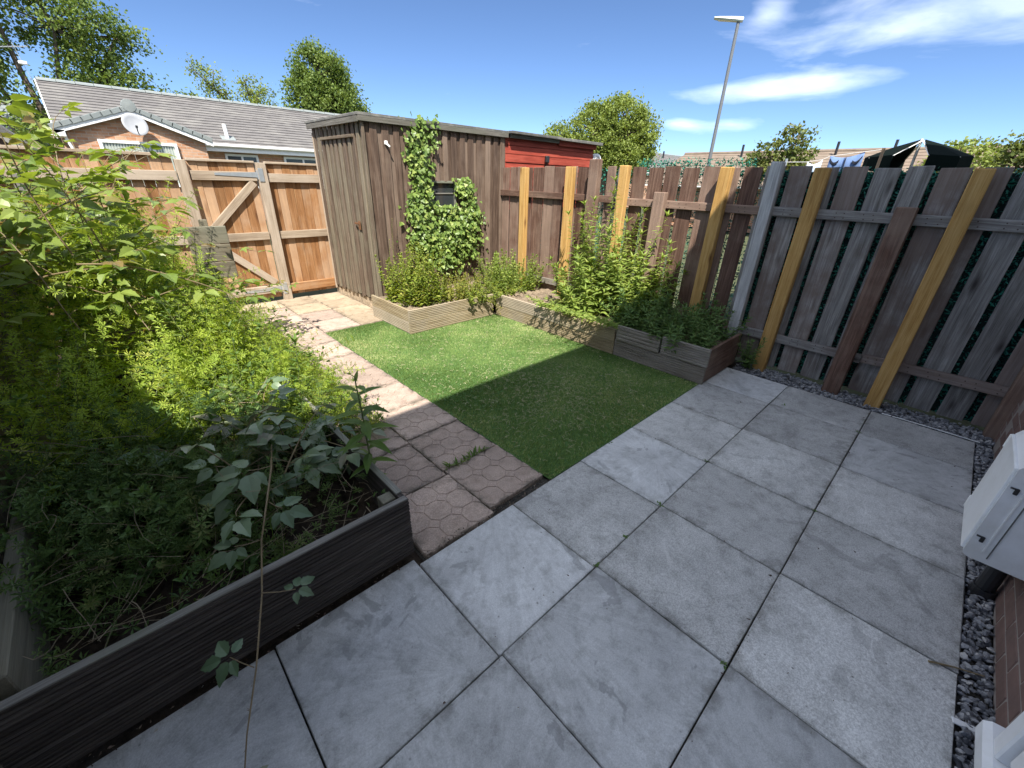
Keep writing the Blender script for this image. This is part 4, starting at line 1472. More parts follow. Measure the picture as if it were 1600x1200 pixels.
cloth('strap', gm, MATS['dark_strap'], (8.868, 1.768, 2.08), (8.868, 1.782, 2.08), .5, 2, .004)
j2 = thing('hanging_garment', 'pale blue cloth hanging lowest on the washing line', 'garment')
cloth('cloth', j2, plain('pale_cloth', (.50, .62, .78), .9, var=.12), (8.87, 2.08, 2.03), (8.86, 2.28, 2.00), .55)


# ------------------------------------------------------------------ trees
def tree(name, label, base, lobes, nclump, per, leaf, mat, trunk_r=.22, spread=.42, limbs=True, shell=.5, group='trees beyond the gardens'):
    t = thing(name, label, 'tree', base, group)
    base = np.array(base, float)
    b = MB()
    lob = [(np.array(c, float) - base, np.array(r, float)) for c, r in lobes]
    vol = np.array([r[0] * r[1] * r[2] for _, r in lob]) ** .8
    top = lob[int(np.argmax(vol))][0]
    fork = np.array((top[0] * .3, top[1] * .3, max(.8, min(c[2] - r[2] * .8 for c, r in lob))))
    b.tube([(0, 0, -.1), tuple(fork * .5 + np.array((.08, .05, 0))), tuple(fork)], trunk_r, trunk_r * .75, 9)
    P, RN = [], []
    cl = []
    for (c, r), w in zip(lob, vol / vol.sum()):
        mid = (fork + c) / 2 + RS.normal(0, .15, 3)
        b.tube([tuple(fork), tuple(mid), tuple(c)], trunk_r * .6, trunk_r * .22, 7)
        m = max(4, int(nclump * w))
        for k in range(m):
            d = RS.normal(size=3)
            d /= np.linalg.norm(d)
            rr = shell + (1 - shell) * RS.rand() ** .6
            p = c + d * r * rr
            cl.append(p)
            if limbs and k % 3 == 0:
                q = c + (p - c) * .45 + RS.normal(0, .1, 3)
                b.tube([tuple(c), tuple(q), tuple(p)], trunk_r * .20, .012, 5, cap=False)
    b.build('trunk', M_bark, t)
    f = MB()
    cl = np.array(cl)
    n = len(cl) * per
    pos = np.repeat(cl, per, 0) + RS.normal(0, 1, (n, 3)) * spread * np.repeat(RS.uniform(.6, 1.2, len(cl)), per)[:, None] * np.array((.6, .6, .45))
    sc = leaf * RS.uniform(.6, 1.25, n)
    d = RS.normal(size=(n, 3)) + np.array((0, 0, -.3))
    up = RS.normal(size=(n, 3)) * .7 + np.array((0, 0, .8))
    Rm = frames(d, up) * sc[:, None, None]
    rn = np.clip(np.repeat(RS.uniform(0, 1, len(cl)), per) * .6 + RS.rand(n) * .4, 0, 1)
    f.scatter(LEAF_TREE, Rm, pos, rn)
    f.build('crown', mat, t, kind='stuff')
    return t


LEAF_TREE = (np.array([(-.34, .40, .05), (0, 0, 0), (.34, .40, .05), (.2, .8, .0), (0, 1, -.1), (-.2, .8, 0)], float), [(1, 2, 3, 4, 5, 0)])
tree('sycamore_tree', 'large open tree with thin branches at the top left behind the bungalow roof', (.8, 30, 0),
     [((1.2, 30, 7.0), (2.3, 2, 1.5)), ((-1.8, 30, 6.2), (2.0, 2, 1.8)), ((2.4, 30, 5.2), (1.6, 1.8, 1.1)), ((-.6, 30, 8.4), (2.4, 2, 1.1)), ((-2.2, 29.5, 4.0), (1.5, 1.4, 1.3)),
      ((4.3, 30, 4.85), (1.2, .8, .45)), ((3.2, 30, 7.0), (1.3, 1.2, .45)), ((-.3, 30, 3.3), (.7, 1, .9)), ((1.2, 30, 4.6), (1.7, 1.5, .9)), ((-.8, 28, 2.6), (.8, .8, .9))], 430, 62, .145, L_tree, .25, .48, shell=.3)
tree('light_tree', 'small pale feathery tree rising behind the middle of the grey roof', (7.6, 29, 0),
     [((7.4, 29, 4.6), (1.9, 1.2, 1.0)), ((6.4, 29, 5.4), (.7, .6, .9)), ((8.4, 29, 5.1), (1.0, .9, 1.0)), ((7.9, 29, 5.9), (.4, .4, .6)), ((5.9, 29, 5.9), (.35, .3, .5))], 120, 44, .11, L_tree2, .12, .38, shell=.2)
tree('round_tree', 'dense green tree above the corner of the brown shed', (12.4, 29.6, 0),
     [((12.2, 29.6, 6.8), (1.5, 1.4, 1.4)), ((11.4, 29.6, 5.6), (1.3, 1.3, 1.3)), ((13.4, 29.6, 5.6), (1.3, 1.3, 1.2)), ((12.4, 29.3, 5.2), (1.6, 1.5, 1.3)), ((14.2, 29.4, 4.9), (.8, .9, .7)), ((11.9, 29.6, 7.9), (.55, .6, .5)), ((13.0, 29.6, 7.1), (.8, .8, .7))], 420, 66, .145, L_tree, .22, .42, shell=.5)
tree('round_tree', 'broad rounded tree with two lobes behind the red shed', (24.3, 17.6, 0),
     [((24.9, 16.9, 4.4), (1.6, 1.6, 1.95)), ((23.9, 17.9, 4.3), (1.5, 1.5, 1.6)), ((22.75, 19.5, 3.7), (1.1, 1.1, 1.25)), ((22.2, 20.2, 3.2), (.8, .8, .8)), ((25.4, 15.7, 3.9), (.95, .95, 1.5)), ((25.0, 16.8, 3.0), (1.9, 1.9, 1.0)), ((23.3, 18.6, 3.2), (1.4, 1.4, 1.0))], 820, 60, .135, L_tree2, .3, .38, shell=.72)
tree('garden_tree', 'small yellow green tree between the lamp post and the washing', (17.2, 5.2, 0),
     [((17.3, 4.95, 2.95), (.55, .55, .60)), ((17.15, 5.5, 2.55), (.6, .6, .55)), ((17.2, 4.75, 2.5), (.5, .5, .5)), ((17.0, 6.0, 2.35), (.35, .45, .25)), ((17.3, 5.2, 2.1), (.75, .8, .45))], 150, 26, .10, L_tree3, .09, .17, shell=.35)
tree('garden_tree', 'rounded bright green garden tree right of the dark parasol', (19.9, .95, 0),
     [((19.9, 1.0, 2.45), (.85, .85, .75)), ((19.9, .45, 2.1), (.6, .6, .6)), ((19.9, 1.5, 2.1), (.5, .6, .5))], 140, 28, .10, L_tree2, .1, .18, shell=.6)
tree('garden_tree', 'loose leafy tree at the far right edge above the fence', (15.0, -.25, 0),
     [((15.0, -.15, 2.2), (.5, .55, .5)), ((15.0, -.6, 2.4), (.5, .6, .6)), ((15.0, .05, 2.55), (.2, .25, .25))], 90, 24, .09, L_tree3, .07, .17, shell=.3)
tree('far_bush', 'small round far bush beyond the brown roof left of the lamp post', (40.0, 15.6, 0),
     [((40.0, 15.6, 3.4), (.8, .9, .55))], 30, 24, .2, L_tree, .1, .3, shell=.4)
tree('far_bush', 'low far hedge top beyond the brown roof right of the lamp post', (40.0, 11.6, 0),
     [((40.0, 12.4, 3.4), (.8, 1.0, .5)), ((40.0, 11.0, 3.4), (.8, 1.0, .45))], 40, 24, .2, L_tree, .1, .3, shell=.4)
# ------------------------------------------------------------------ plants
def curve_path(p0, d, L, n=8, droop=0.0, wob=.15, seed=None):
    p = np.array(p0, float)
    d = np.array(d, float)
    d /= np.linalg.norm(d)
    out = [p.copy()]
    for i in range(n):
        d = d + RS.normal(0, wob, 3) * .35 + np.array((0, 0, -droop))
        d /= np.linalg.norm(d)
        p = p + d * (L / n)
        out.append(p.copy())
    return np.array(out)


def leaves_on(path, f, tmpl, n, size, t0=.1, tuft=4, opp=True, out=.75, taper=.55):
    """leaves spiralling up a stem"""
    seg = np.linspace(0, 1, len(path))
    T = np.linspace(t0, .98, n)
    P = np.stack([np.interp(T, seg, path[:, k]) for k in range(3)], 1)
    ax = path[-1] - path[0]
    ax /= np.linalg.norm(ax)
    ang = np.arange(n) * 2.4 + RS.uniform(0, 6.3)
    d = np.stack([np.cos(ang) * out, np.sin(ang) * out, RS.uniform(-.15, .45, n)], 1) + ax * .35
    up = np.tile(ax, (n, 1)) + RS.normal(0, .25, (n, 3))
    s = size * (1 - taper * T) * RS.uniform(.75, 1.2, n)
    f.scatter(tmpl, frames(d, up) * s[:, None, None], P)
    if tuft:
        ang = np.arange(tuft) * 6.283 / tuft + RS.uniform(0, 6.3)
        d = np.stack([np.cos(ang) * .35, np.sin(ang) * .35, np.zeros(tuft)], 1) + ax
        up = np.stack([-np.cos(ang), -np.sin(ang), np.full(tuft, .4)], 1)
        f.scatter(tmpl, frames(d, up) * (size * .55), np.tile(path[-1], (tuft, 1)))


# cleavers: a scrambling mass of whorled stems filling the left bed
def whorl(n, w, seed):
    r_ = np.random.RandomState(seed)
    v, f = [], []
    for k in range(n):
        a = 2 * math.pi * k / n + r_.uniform(-.2, .2)
        c, s = math.cos(a), math.sin(a)
        L = r_.uniform(.75, 1.1)
        tilt = r_.uniform(.05, .5)
        o = len(v)
        for (r, ww, z) in ((.06, 0, 0), (.55, w, .06), (1.0, 0, -.04), (.55, -w, .06)):
            v.append((c * r * L - s * ww, s * r * L + c * ww, z + r * tilt))
        f.append((o, o + 1, o + 2, o + 3))
    return np.array(v), f


WHORLS = [whorl(7, .12, 1), whorl(6, .14, 2), whorl(8, .10, 3)]


def bed_height(x, y):
    hy = np.interp(y, [1.36, 1.6, 2.0, 2.5, 3.0, 3.5, 4.0, 5.0, 5.8], [.30, .36, .48, .72, .98, 1.20, 1.34, 1.26, 1.0])
    hx = np.interp(x, [-.6, .05, .3, .5, .68, .85, 1.0, 1.15], [1.0, 1.0, .93, .80, .60, .34, .17, .05])
    wob = 1 + .17 * np.sin(x * 9 + y * 4) * np.cos(y * 7 - x * 3) + .08 * np.sin(x * 23 - y * 17)
    hx = hx * (1 - .32 * np.interp(y, [3.1, 3.8], [0, 1]) * np.interp(x, [.2, .45], [0, 1]))
    return hy * hx * wob


def along(path, m, t0=.05):
    T = np.linspace(t0, 1, m)
    seg = np.linspace(0, 1, len(path))
    P = np.stack([np.interp(T, seg, path[:, k]) for k in range(3)], 1)
    tang = np.gradient(P, axis=0)
    tang /= np.linalg.norm(tang, axis=1, keepdims=True)
    a = np.cross(tang, np.tile(np.array((.3, .9, .1)), (m, 1)))
    a /= np.linalg.norm(a, axis=1, keepdims=True)
    bb = np.cross(tang, a)
    an = RS.uniform(0, 6.3, m)
    a2 = a * np.cos(an)[:, None] + bb * np.sin(an)[:, None]
    return T, P, np.stack([a2, np.cross(tang, a2), tang], 2)


def weed_mass(t, n, y0, y1, mat, dark):
    """tangle of whorled, lance leaved and grassy stems"""
    st = MB()
    acc = {0: ([], [], []), 1: ([], [], []), 2: ([], [], [])}
    lan, gr = MB(), MB()
    for i in range(n):
        y = RS.uniform(y0, y1)
        x = RS.uniform(-.54, 1.05)
        if y > 4.6:
            x = RS.uniform(-.5, .75)
        if y < 1.80 and (x > -.15 or RS.rand() < .3) and RS.rand() < .75:
            continue
        if y < 1.72 and x < .02 and RS.rand() < .8:
            continue
        if y < 2.3 and x > .25 and RS.rand() < .8:
            continue
        if x > .60 and y < 2.25:
            continue
        h = bed_height(x, y)
        if h < .06:
            continue
        L = min(h * .95, RS.uniform(.20, .55))
        z0 = max(.05 if x > .66 else .16, h - L * RS.uniform(.65, 1.0))
        if RS.rand() < .25:
            z0 = RS.uniform(.12, max(.14, h - L))
        flop = .35 if RS.rand() < .6 else .95
        path = curve_path((x, y, z0), (RS.normal(.15, flop), RS.normal(-.12, flop), 1.0), L, 7, .035, .5)
        path[:, 1] = np.maximum(path[:, 1], 1.385)
        if x < .62 and y < 4.6:
            path[:, 0] = np.where(path[:, 2] < .40, np.minimum(path[:, 0], .605), path[:, 0])
        kind = RS.rand()
        if kind < .74:
            m = max(3, int(L / RS.uniform(.034, .052)))
            T, P, F = along(path, m)
            s = RS.uniform(.022, .046) * (1 - .5 * T ** 3)
            k = i % 3
            acc[k][0].append(F * s[:, None, None])
            acc[k][1].append(P)
            acc[k][2].append(np.clip(RS.normal(.45, .24) + RS.normal(0, .12, m), 0, 1))
        elif kind < .90:
            leaves_on(path, lan, LEAF_SMALL, max(4, int(26 * L)), RS.uniform(.04, .075), .1, 3)
        else:
            q = curve_path((x, y, z0), (RS.normal(.1, .5), RS.normal(-.1, .5), 1.1), L * 1.1, 6, .10, .2)
            q[:, 1] = np.maximum(q[:, 1], 1.36)
            w = .0028
            sd = np.array((RS.normal(), RS.normal(), 0))
            sd /= np.linalg.norm(sd)
            vs, fs = [], []
            for u, p in enumerate(q):
                ww = w * (1 - u / 6.2)
                vs += [p - sd * ww, p + sd * ww]
            for u in range(6):
                fs.append((2 * u, 2 * u + 1, 2 * u + 3, 2 * u + 2))
            gr.add(vs, fs)
        if i % 3 == 0:
            st.tube(path, .0017, .001, 3, cap=False)
    f = MB()
    for k in acc:
        f.scatter(WHORLS[k], np.concatenate(acc[k][0]), np.concatenate(acc[k][1]), np.concatenate(acc[k][2]))
    f.build('foliage', mat, t, kind='stuff')
    lan.build('broad_leaves', L_low if dark else L_willow, t, kind='stuff')  # near end takes a darker leaf colour, shade painted in
    gr.build('grass_blades', L_willow, t, kind='stuff')
    st.build('stem', M_stemg, t, kind='stuff')


LEAF_SMALL = leaf_t(.22, 4, .3, .3)
cl_ = thing('cleavers', 'tangled mass of bright green whorled cleavers filling the left bed', 'weeds')
weed_mass(cl_, 3300, 2.35, 5.6, L_cleaver, False)
f2, s2 = MB(), MB()
for (p, d, L) in (((.02, 2.75, .72), (-.55, -.25, .32), .46), ((-.02, 2.75, .68), (-.5, -.3, .22), .40), ((.05, 3.1, .95), (-.5, -.4, .3), .4),
                  ((.62, 2.7, .35), (.8, .1, .18), .5), ((.60, 2.9, .38), (.9, -.1, .22), .55), ((.62, 3.4, .4), (.85, .1, .3), .45), ((.5, 4.3, .7), (.8, .3, .35), .5),
                  ((.35, 4.5, 1.1), (.2, .1, 1), .5), ((.40, 4.4, 1.05), (.35, .0, 1), .5), ((.2, 4.6, 1.15), (-.05, .1, 1), .45), ((.5, 4.6, 1.0), (.3, .0, 1), .42), ((.3, 3.6, 1.0), (.2, -.3, .8), .4), ((.45, 3.2, .75), (.3, -.2, .9), .4)):
    path = curve_path(p, d, L, 8, .02, .2)
    s2.tube(path, .0024, .0012, 4)
    T, P, F = along(path, int(L / .040), .1)
    f2.scatter(WHORLS[0], F * (RS.uniform(.026, .042, len(P)))[:, None, None], P)
f2.build('spray', L_cleaver, cl_, kind='stuff')
s2.build('spray_stem', M_stemg, cl_, kind='stuff')
dw_ = thing('shaded_weeds', 'tangled fine leaved weeds with shade darkened leaf colour at the near end of the left bed', 'weeds')
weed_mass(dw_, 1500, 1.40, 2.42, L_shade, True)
d = MB()
for i in range(240):
    x, y = RS.uniform(-.5, .6), RS.uniform(1.40, 2.6)
    z = bed_height(x, y) * RS.uniform(.6, .95) if RS.rand() < .5 else RS.uniform(.17, .30)
    q = curve_path((x, y, max(z, .17)), (RS.normal(), RS.normal(), RS.uniform(-.1, .4)), RS.uniform(.1, .38), 5, .03, .3)
    q[:, 1] = np.maximum(q[:, 1], 1.35)
    q[:, 0] = np.minimum(q[:, 0], .62)
    d.tube(q, .0018, .0009, 3)
d.build('dead_stems', plain('dead_stem', (.26, .21, .14), .9, var=.3), dw_, kind='stuff')


def compound(f, p, d, up, size, n=5, tmpl=LEAF_SERR):
    """palmate bramble leaf"""
    d = np.array(d, float)
    d /= np.linalg.norm(d)
    up = np.array(up, float)
    x = np.cross(d, up)
    x /= np.linalg.norm(x)
    z = np.cross(x, d)
    spread = {3: (-1.15, 0, 1.15), 5: (-1.95, -.95, 0, .95, 1.95)}[n]
    rr = RS.rand()
    for a in spread:
        a = a + RS.normal(0, .09)
        dd = d * math.cos(a) + x * math.sin(a) - z * RS.uniform(.05, .3)
        s = size * (1.0 if abs(a) < .4 else (.86 if abs(a) < 1.4 else .62)) * RS.uniform(.9, 1.1)
        stalk = .17 * size if abs(a) > .4 else .34 * size
        pp = np.array(p) + dd * stalk
        f.scatter(tmpl, frames(dd[None], (z + RS.normal(0, .15, 3))[None]) * s, pp[None], np.array([np.clip(rr + RS.normal(0, .08), 0, 1)]))


def bramble(name, label, canes, leafsize, mat, spacing=.10, group='brambles in the left bed'):
    t = thing(name, label, 'bramble', (0, 0, 0), group)
    f, s = MB(), MB()
    for (p, d, L, droop) in canes:
        path = curve_path(p, d, L, 10, droop, .12)
        s.tube(path, .0042, .002, 5)
        m = max(3, int(L / spacing))
        T = np.linspace(.12, 1, m)
        seg = np.linspace(0, 1, len(path))
        P = np.stack([np.interp(T, seg, path[:, k]) for k in range(3)], 1)
        tang = np.gradient(P, axis=0)
        for k in range(m):
            an = k * 2.4 + RS.uniform(-.5, .5)
            tg = tang[k] / np.linalg.norm(tang[k])
            dd = np.array((math.cos(an), math.sin(an), RS.uniform(.0, .45))) + tg * .4
            q = P[k] + dd / np.linalg.norm(dd) * leafsize * RS.uniform(.5, .9)
            s.tube([P[k], (P[k] + q) / 2 + np.array((0, 0, .005)), q], .0016, .0012, 4, cap=False)
            compound(f, q, dd, np.array((0, 0, 1)) + RS.normal(0, .32, 3), leafsize * RS.uniform(.75, 1.2), 5 if RS.rand() < .4 else 3)
    s.build('cane', M_stemr, t)
    f.build('foliage', mat, t, kind='stuff')
    return t


def rc(x0, x1, y0, y1, z0, z1, n, dirn, L, droop=.05):
    out = []
    for i in range(n):
        out.append(((RS.uniform(x0, x1), RS.uniform(y0, y1), RS.uniform(z0, z1)), np.array(dirn) + RS.normal(0, .35, 3), L * RS.uniform(.7, 1.3), droop))
    return out


bramble('bramble', 'sunlit bramble thicket arching over the top of the left bed by the fence', rc(-.5, .05, 2.9, 3.7, .85, 1.22, 26, (.4, -.1, .5), .6, .07), .095, L_bramble)
bramble('bramble', 'sunlit bramble thicket nearest the far boarded fence at top left', rc(-.5, .12, 3.8, 5.2, 1.0, 1.36, 34, (.12, .0, .5), .52, .06), .098, L_bramble)
bramble('bramble', 'long bramble shoots reaching out in front of the grey panel and gate', [((.15, 4.3, 1.05), (.85, .2, .10), .95, .045), ((.3, 4.6, .62), (.9, .1, .22), .95, .06), ((.35, 4.65, .6), (.9, -.1, .12), .8, .05), ((.2, 4.1, .8), (.6, -.2, .2), .5, .05), ((.45, 4.9, .45), (.9, .1, .30), .95, .06)], .068, L_bramble, .11)
bramble('bramble', 'shaded bramble with large rounded leaves beside the tall seedling', rc(.10, .46, 1.75, 2.40, .24, .38, 15, (.18, -.08, .35), .34, .05), .098, L_brdark, .10)


# trailing bramble whose cane hangs over the front board; every leaf is its own part
tb = thing('bramble', 'trailing bramble cane hanging over the dark front board onto the patio', 'bramble', (0, 0, 0), 'brambles in the left bed')
cp_ = np.array([(.30, 2.02, .20), (.285, 1.85, .44), (.255, 1.70, .495), (.185, 1.52, .46), (.12, 1.40, .405), (.055, 1.24, .33), (-.03, 1.05, .26), (-.10, .93, .17), (-.15, .86, .07), (-.19, .80, .012)])
MB().tube(cp_ + RS.normal(0, .004, cp_.shape), .0042, .0018, 6).build('cane', M_stemr, tb)
th = MB()
for i in range(46):
    k = RS.uniform(0, len(cp_) - 1.01)
    i0 = int(k)
    p = cp_[i0] + (cp_[i0 + 1] - cp_[i0]) * (k - i0)
    d = RS.normal(size=3)
    d /= np.linalg.norm(d)
    th.tube([p, p + d * .010], .0012, .0002, 3, cap=False)
th.build('thorns', M_stemr, tb, kind='stuff')
for (at, q, size, n, upv, dirn) in ((2, (.17, 1.72, .50), .135, 5, (.1, -.25, 1), (-.6, -.3, .0)), (1, (.40, 1.74, .40), .115, 5, (.0, -.25, 1), (.6, -.5, .0)), (3, (.22, 1.50, .42), .095, 5, (.1, -.3, 1), (.6, -.4, .0)),
                                    (4, (.035, 1.40, .43), .075, 5, (0, -.35, 1), (-.7, -.1, 0)), (5, (.15, 1.22, .285), .066, 5, (.0, -.35, 1), (.9, .1, 0)), (6, (-.075, 1.12, .275), .075, 5, (0, -.4, 1), (-.6, .25, 0)),
                                    (8, (-.115, .865, .085), .042, 3, (0, -.3, 1), (.6, -.5, 0)), (2, (.30, 1.86, .50), .11, 3, (.1, -.2, 1), (.3, .7, .1)), (1, (.24, 2.05, .42), .10, 5, (0, -.2, 1), (-.5, .6, .1))):
    f = MB()
    compound(f, (0, 0, 0), dirn, upv, size, n)
    lo = f.build('leaf', L_brdark, tb, q)
    MB().tube([(0, 0, 0), tuple((cp_[at] - np.array(q)) * .5 + np.array((0, 0, -.004))), tuple(cp_[at] - np.array(q))], .0015, .002, 4).build('leaf_stalk', M_stemr, lo)


def upright(name, label, stems, tmpl, nleaf, size, mat, cat='weed', group=None, r=.004, tuft=5, stemmat=None, single=False):
    t = thing(name, label, cat, (0, 0, 0), group)
    f, s = MB(), MB()
    for (p, d, L) in stems:
        path = curve_path(p, d, L, 8, .004, .08)
        s.tube(path, r, r * .4, 5)
        leaves_on(path, f, tmpl, max(4, int(nleaf * L)), size, .08, tuft)
    s.build('stem', stemmat or M_stemg, t)
    f.build('foliage', mat, t, kind='stuff')
    return t


# tall seedling at the corner of the dark bed: big leaves as parts
sd_ = thing('willowherb', 'single tall willowherb seedling at the right corner of the dark bed', 'weed', (.655, 1.66, .22), 'willowherb seedlings')
pth = curve_path((0, 0, -.05), (.03, -.02, 1), .62, 8, 0, .05)
MB().tube(pth, .0055, .0028, 7).build('stem', M_stemg, sd_)
seg = np.linspace(0, 1, len(pth))
for k in range(26):
    T = .10 + .9 * k / 25
    p = np.array([np.interp(T, seg, pth[:, c]) for c in range(3)])
    an = k * 2.39
    rise = .15 + .9 * max(0, T - .6)
    size = .055 + .10 * math.sin(math.pi * min(1, T * .9)) if T < .93 else .06
    f = MB()
    dd = np.array((math.cos(an), math.sin(an), rise if T < .93 else 1.6))
    f.scatter(leaf_t(.155, 5, .35, .30), frames(dd[None], np.array([(0, 0, 1.0)]) + (np.array([(-math.cos(an), -math.sin(an), .3)]) if T > .9 else 0)) * size, np.zeros((1, 3)))
    f.build('leaf', L_willow, sd_, tuple(p))
upright('willowherb', 'leafy willowherb in shade at the middle of the left bed edge by the path', [((.62, 2.55, .2), (.05, -.05, 1), .50), ((.56, 2.62, .2), (-.1, .0, 1), .42)], leaf_t(.15, 5, .35, .3), 44, .13, L_willow, group='willowherb seedlings')
upright('willowherb', 'thin willowherb stalks silhouetted in the sunlit cleavers of the left bed', [((.25, 2.7, .3), (-.12, .05, 1), .72), ((.34, 2.6, .3), (.12, 0, 1), .55), ((.12, 2.9, .4), (-.1, .1, 1), .7)], leaf_t(.15, 5, .35, .3), 16, .10, L_willow, group='willowherb seedlings', tuft=4)
# wiry dry stalks leaning over the path
ws = thing('dry_stalks', 'wiry dark stalks leaning from the left bed over the sunny path', 'weed')
b = MB()
for (p, d, L) in (((.66, 2.75, .12), (.75, .25, .30), .55), ((.64, 2.9, .12), (.6, .5, .42), .55), ((.62, 3.3, .15), (.5, .35, .6), .55), ((.60, 2.6, .15), (.8, -.05, .35), .42), ((.55, 3.6, .3), (.6, .3, .5), .5)):
    path = curve_path(p, d, L, 9, .01, .1)
    b.tube(path, .0026, .0012, 5)
    for k in range(5, 10):
        q = path[k - 1]
        b.tube([q, q + np.array((RS.normal(0, .012), RS.normal(0, .012), .022))], .0022, .0045, 5)
b.build('stem', plain('dark_stalk', (.11, .085, .05), .8), ws)

# ------------------------------------------------------------------ ivy on the shed
ivy = thing('ivy', 'pale green ivy climbing the brown shed round its small window', 'ivy')


def ivy_grow():
    f, s = MB(), MB()
    P = []

    def blob(n, x, z, sx, sz, dep):
        xx = RS.normal(x, sx, n)
        zz = RS.normal(z, sz, n)
        yy = SY0 - .03 - np.abs(RS.normal(0, dep, n))
        P.append(np.stack([xx, yy, zz], 1))
    for z in np.linspace(2.16, 1.35, 14):
        blob(72, 3.06 + .03 * math.sin(z * 9) + (.06 if z > 1.9 else 0), z, .075 + .035 * (z > 1.95), .05, .035)
    for z in np.linspace(1.30, .80, 9):
        blob(70, 3.02 + (.98 - z) * .1, z, .085, .045, .04)
    blob(800, 3.50, 1.00, .20, .13, .07)
    blob(560, 3.32, .82, .19, .14, .07)
    blob(480, 3.76, .92, .12, .17, .06)
    blob(330, 3.84, 1.15, .09, .07, .05)
    blob(300, 3.70, 1.50, .09, .05, .035)
    blob(200, 3.42, 1.24, .13, .05, .05)
    blob(120, 3.80, 1.42, .055, .05, .03)
    blob(240, 3.42, .60, .14, .10, .06)
    Q = np.concatenate(P)
    bad = (Q[:, 0] > WX0 + .03) & (Q[:, 0] < WX1 - .03) & (Q[:, 2] > WZ0 + .07) & (Q[:, 2] < WZ1 + .03)
    Q = Q[~bad]
    hole = np.sin(Q[:, 0] * 23 + 3 * np.sin(Q[:, 2] * 11)) * np.sin(Q[:, 2] * 19 + 2 * np.sin(Q[:, 0] * 13))
    Q = Q[(hole < .45) | (RS.rand(len(Q)) < .25)]
    n = len(Q)
    d = np.stack([RS.normal(0, .5, n), RS.normal(-.35, .25, n), RS.normal(-.75, .35, n)], 1)
    up = np.stack([RS.normal(-.15, .35, n), RS.normal(-.85, .25, n), RS.normal(.55, .35, n)], 1)
    f.scatter(LEAF_IVY, frames(d, up) * RS.uniform(.024, .058, n)[:, None, None], Q)
    f.build('foliage', L_ivy, ivy, kind='stuff')
    for (a, bnd) in (((3.35, SY0 - .03, .2), 2.14), ((3.42, SY0 - .03, .2), 1.2), ((3.6, SY0 - .03, .2), 1.2)):
        s.tube([a, (a[0] - .1, SY0 - .035, .7), (3.05 if bnd > 2 else a[0] + .1, SY0 - .03, 1.1), (3.06 if bnd > 2 else a[0] + .2, SY0 - .03, bnd)], .016, .006, 6)
    s.build('stem', M_bark, ivy)


ivy_grow()


# ------------------------------------------------------------------ plants in the back beds
def clump(name, label, pts, tmpl, nleaf, size, mat, lean=.25, Lr=(.3, .5), n=40, cat='shrub', r=.003, group=None, z0=.2, tuft=4):
    st = []
    for i in range(n):
        x, y = pts(i)
        st.append(((x, y, z0), (RS.normal(0, lean), RS.normal(0, lean), 1), RS.uniform(*Lr)))
    return upright(name, label, st, tmpl, nleaf, size, mat, cat, group, r, tuft)


SHRUB = leaf_t(.24, 3, .3, .2)
clump('leafy_shrub', 'dense leafy green shrub at the left end of the bed below the shed', lambda i: (RS.uniform(2.36, 2.92), RS.uniform(4.15, 4.75)), SHRUB, 70, .072, L_shrub, .16, (.30, .68), 95)
upright('tall_flower_stalk', 'thin brown seed stalks rising against the shed boards left of the ivy', [((2.55, 4.80, .2), (.02, .02, 1), .95), ((2.48, 4.78, .2), (-.04, .02, 1), .72), ((2.86, 4.82, .2), (0, 0, 1), .8)], leaf_t(.2, 3, .3, .2), 40, .03, L_yel, cat='weed', r=.003, tuft=3)
clump('yellow_weed', 'low yellowing weeds in the middle of the bed below the shed', lambda i: (RS.uniform(2.95, 3.45), RS.uniform(4.05, 4.6)), SHRUB, 70, .052, L_yel, .35, (.14, .34), 90, 'weed')
clump('ground_weed', 'sprawling green weed spilling over the front corner of the shed bed', lambda i: (RS.uniform(3.1, 3.85), RS.uniform(3.93, 4.2)), SHRUB, 70, .05, L_shrub, .6, (.16, .34), 80, 'weed')
clump('leafy_shrub', 'bushy green plant in the far corner where shed meets slatted fence', lambda i: (RS.uniform(3.72, 4.32), RS.uniform(3.95, 4.6)), leaf_t(.2, 3, .3, .3), 70, .078, L_weed, .26, (.24, .54), 90)
upright('trailing_weed', 'green weed trailing over the front corner of the bed onto the turf', [((3.3, 4.02, .26), (.1, -.55, -.1), .22), ((3.4, 4.02, .26), (.15, -.6, -.35), .24), ((3.46, 4.0, .27), (.1, -.5, -.6), .26), ((3.36, 4.02, .26), (0, -.5, -.4), .2)], SHRUB, 90, .045, L_yel, r=.002)

WIL = leaf_t(.125, 4, .35, .55)
tall = [((4.12, 2.92, .2), (-.02, .02, 1), 1.22, 'tallest leafy weed spire left of the centre in the right bed'), ((4.10, 2.60, .2), (.0, .03, 1), 1.42, 'slender weed spire reaching the fence top beside a yellow post'), ((4.14, 2.40, .2), (.03, .0, 1), .92, 'leafy weed spire in front of the short brown post'),
        ((3.95, 3.02, .2), (-.10, .1, 1), .70, 'leaning leafy weed at the left side of the right bed'), ((3.98, 2.70, .2), (-.05, 0, 1), .92, 'dense leafy weed spire in the middle of the right bed'), ((4.0, 2.25, .2), (.08, -.05, 1), .62, 'leafy weed spire at the edge of the shade in the right bed'),
        ((3.80, 2.80, .2), (-.15, .05, 1), .55, 'bushy weed leaning over the front of the right bed'), ((4.22, 2.20, .2), (.04, -.05, 1), .78, 'rear leafy weed close to the reddish fence boards')]
for (p, d, L, lab) in tall:
    st = [(p, d, L)]
    for k in range(13):
        a = RS.uniform(0, 6.3)
        st.append(((p[0] + math.cos(a) * .10, p[1] + math.sin(a) * .10, .2), (d[0] + math.cos(a) * .24, d[1] + math.sin(a) * .24, 1), L * RS.uniform(.4, .95)))
    upright('tall_weed', lab, st, WIL, 56, .145, L_weed, group='tall weeds in the right bed')
st = []
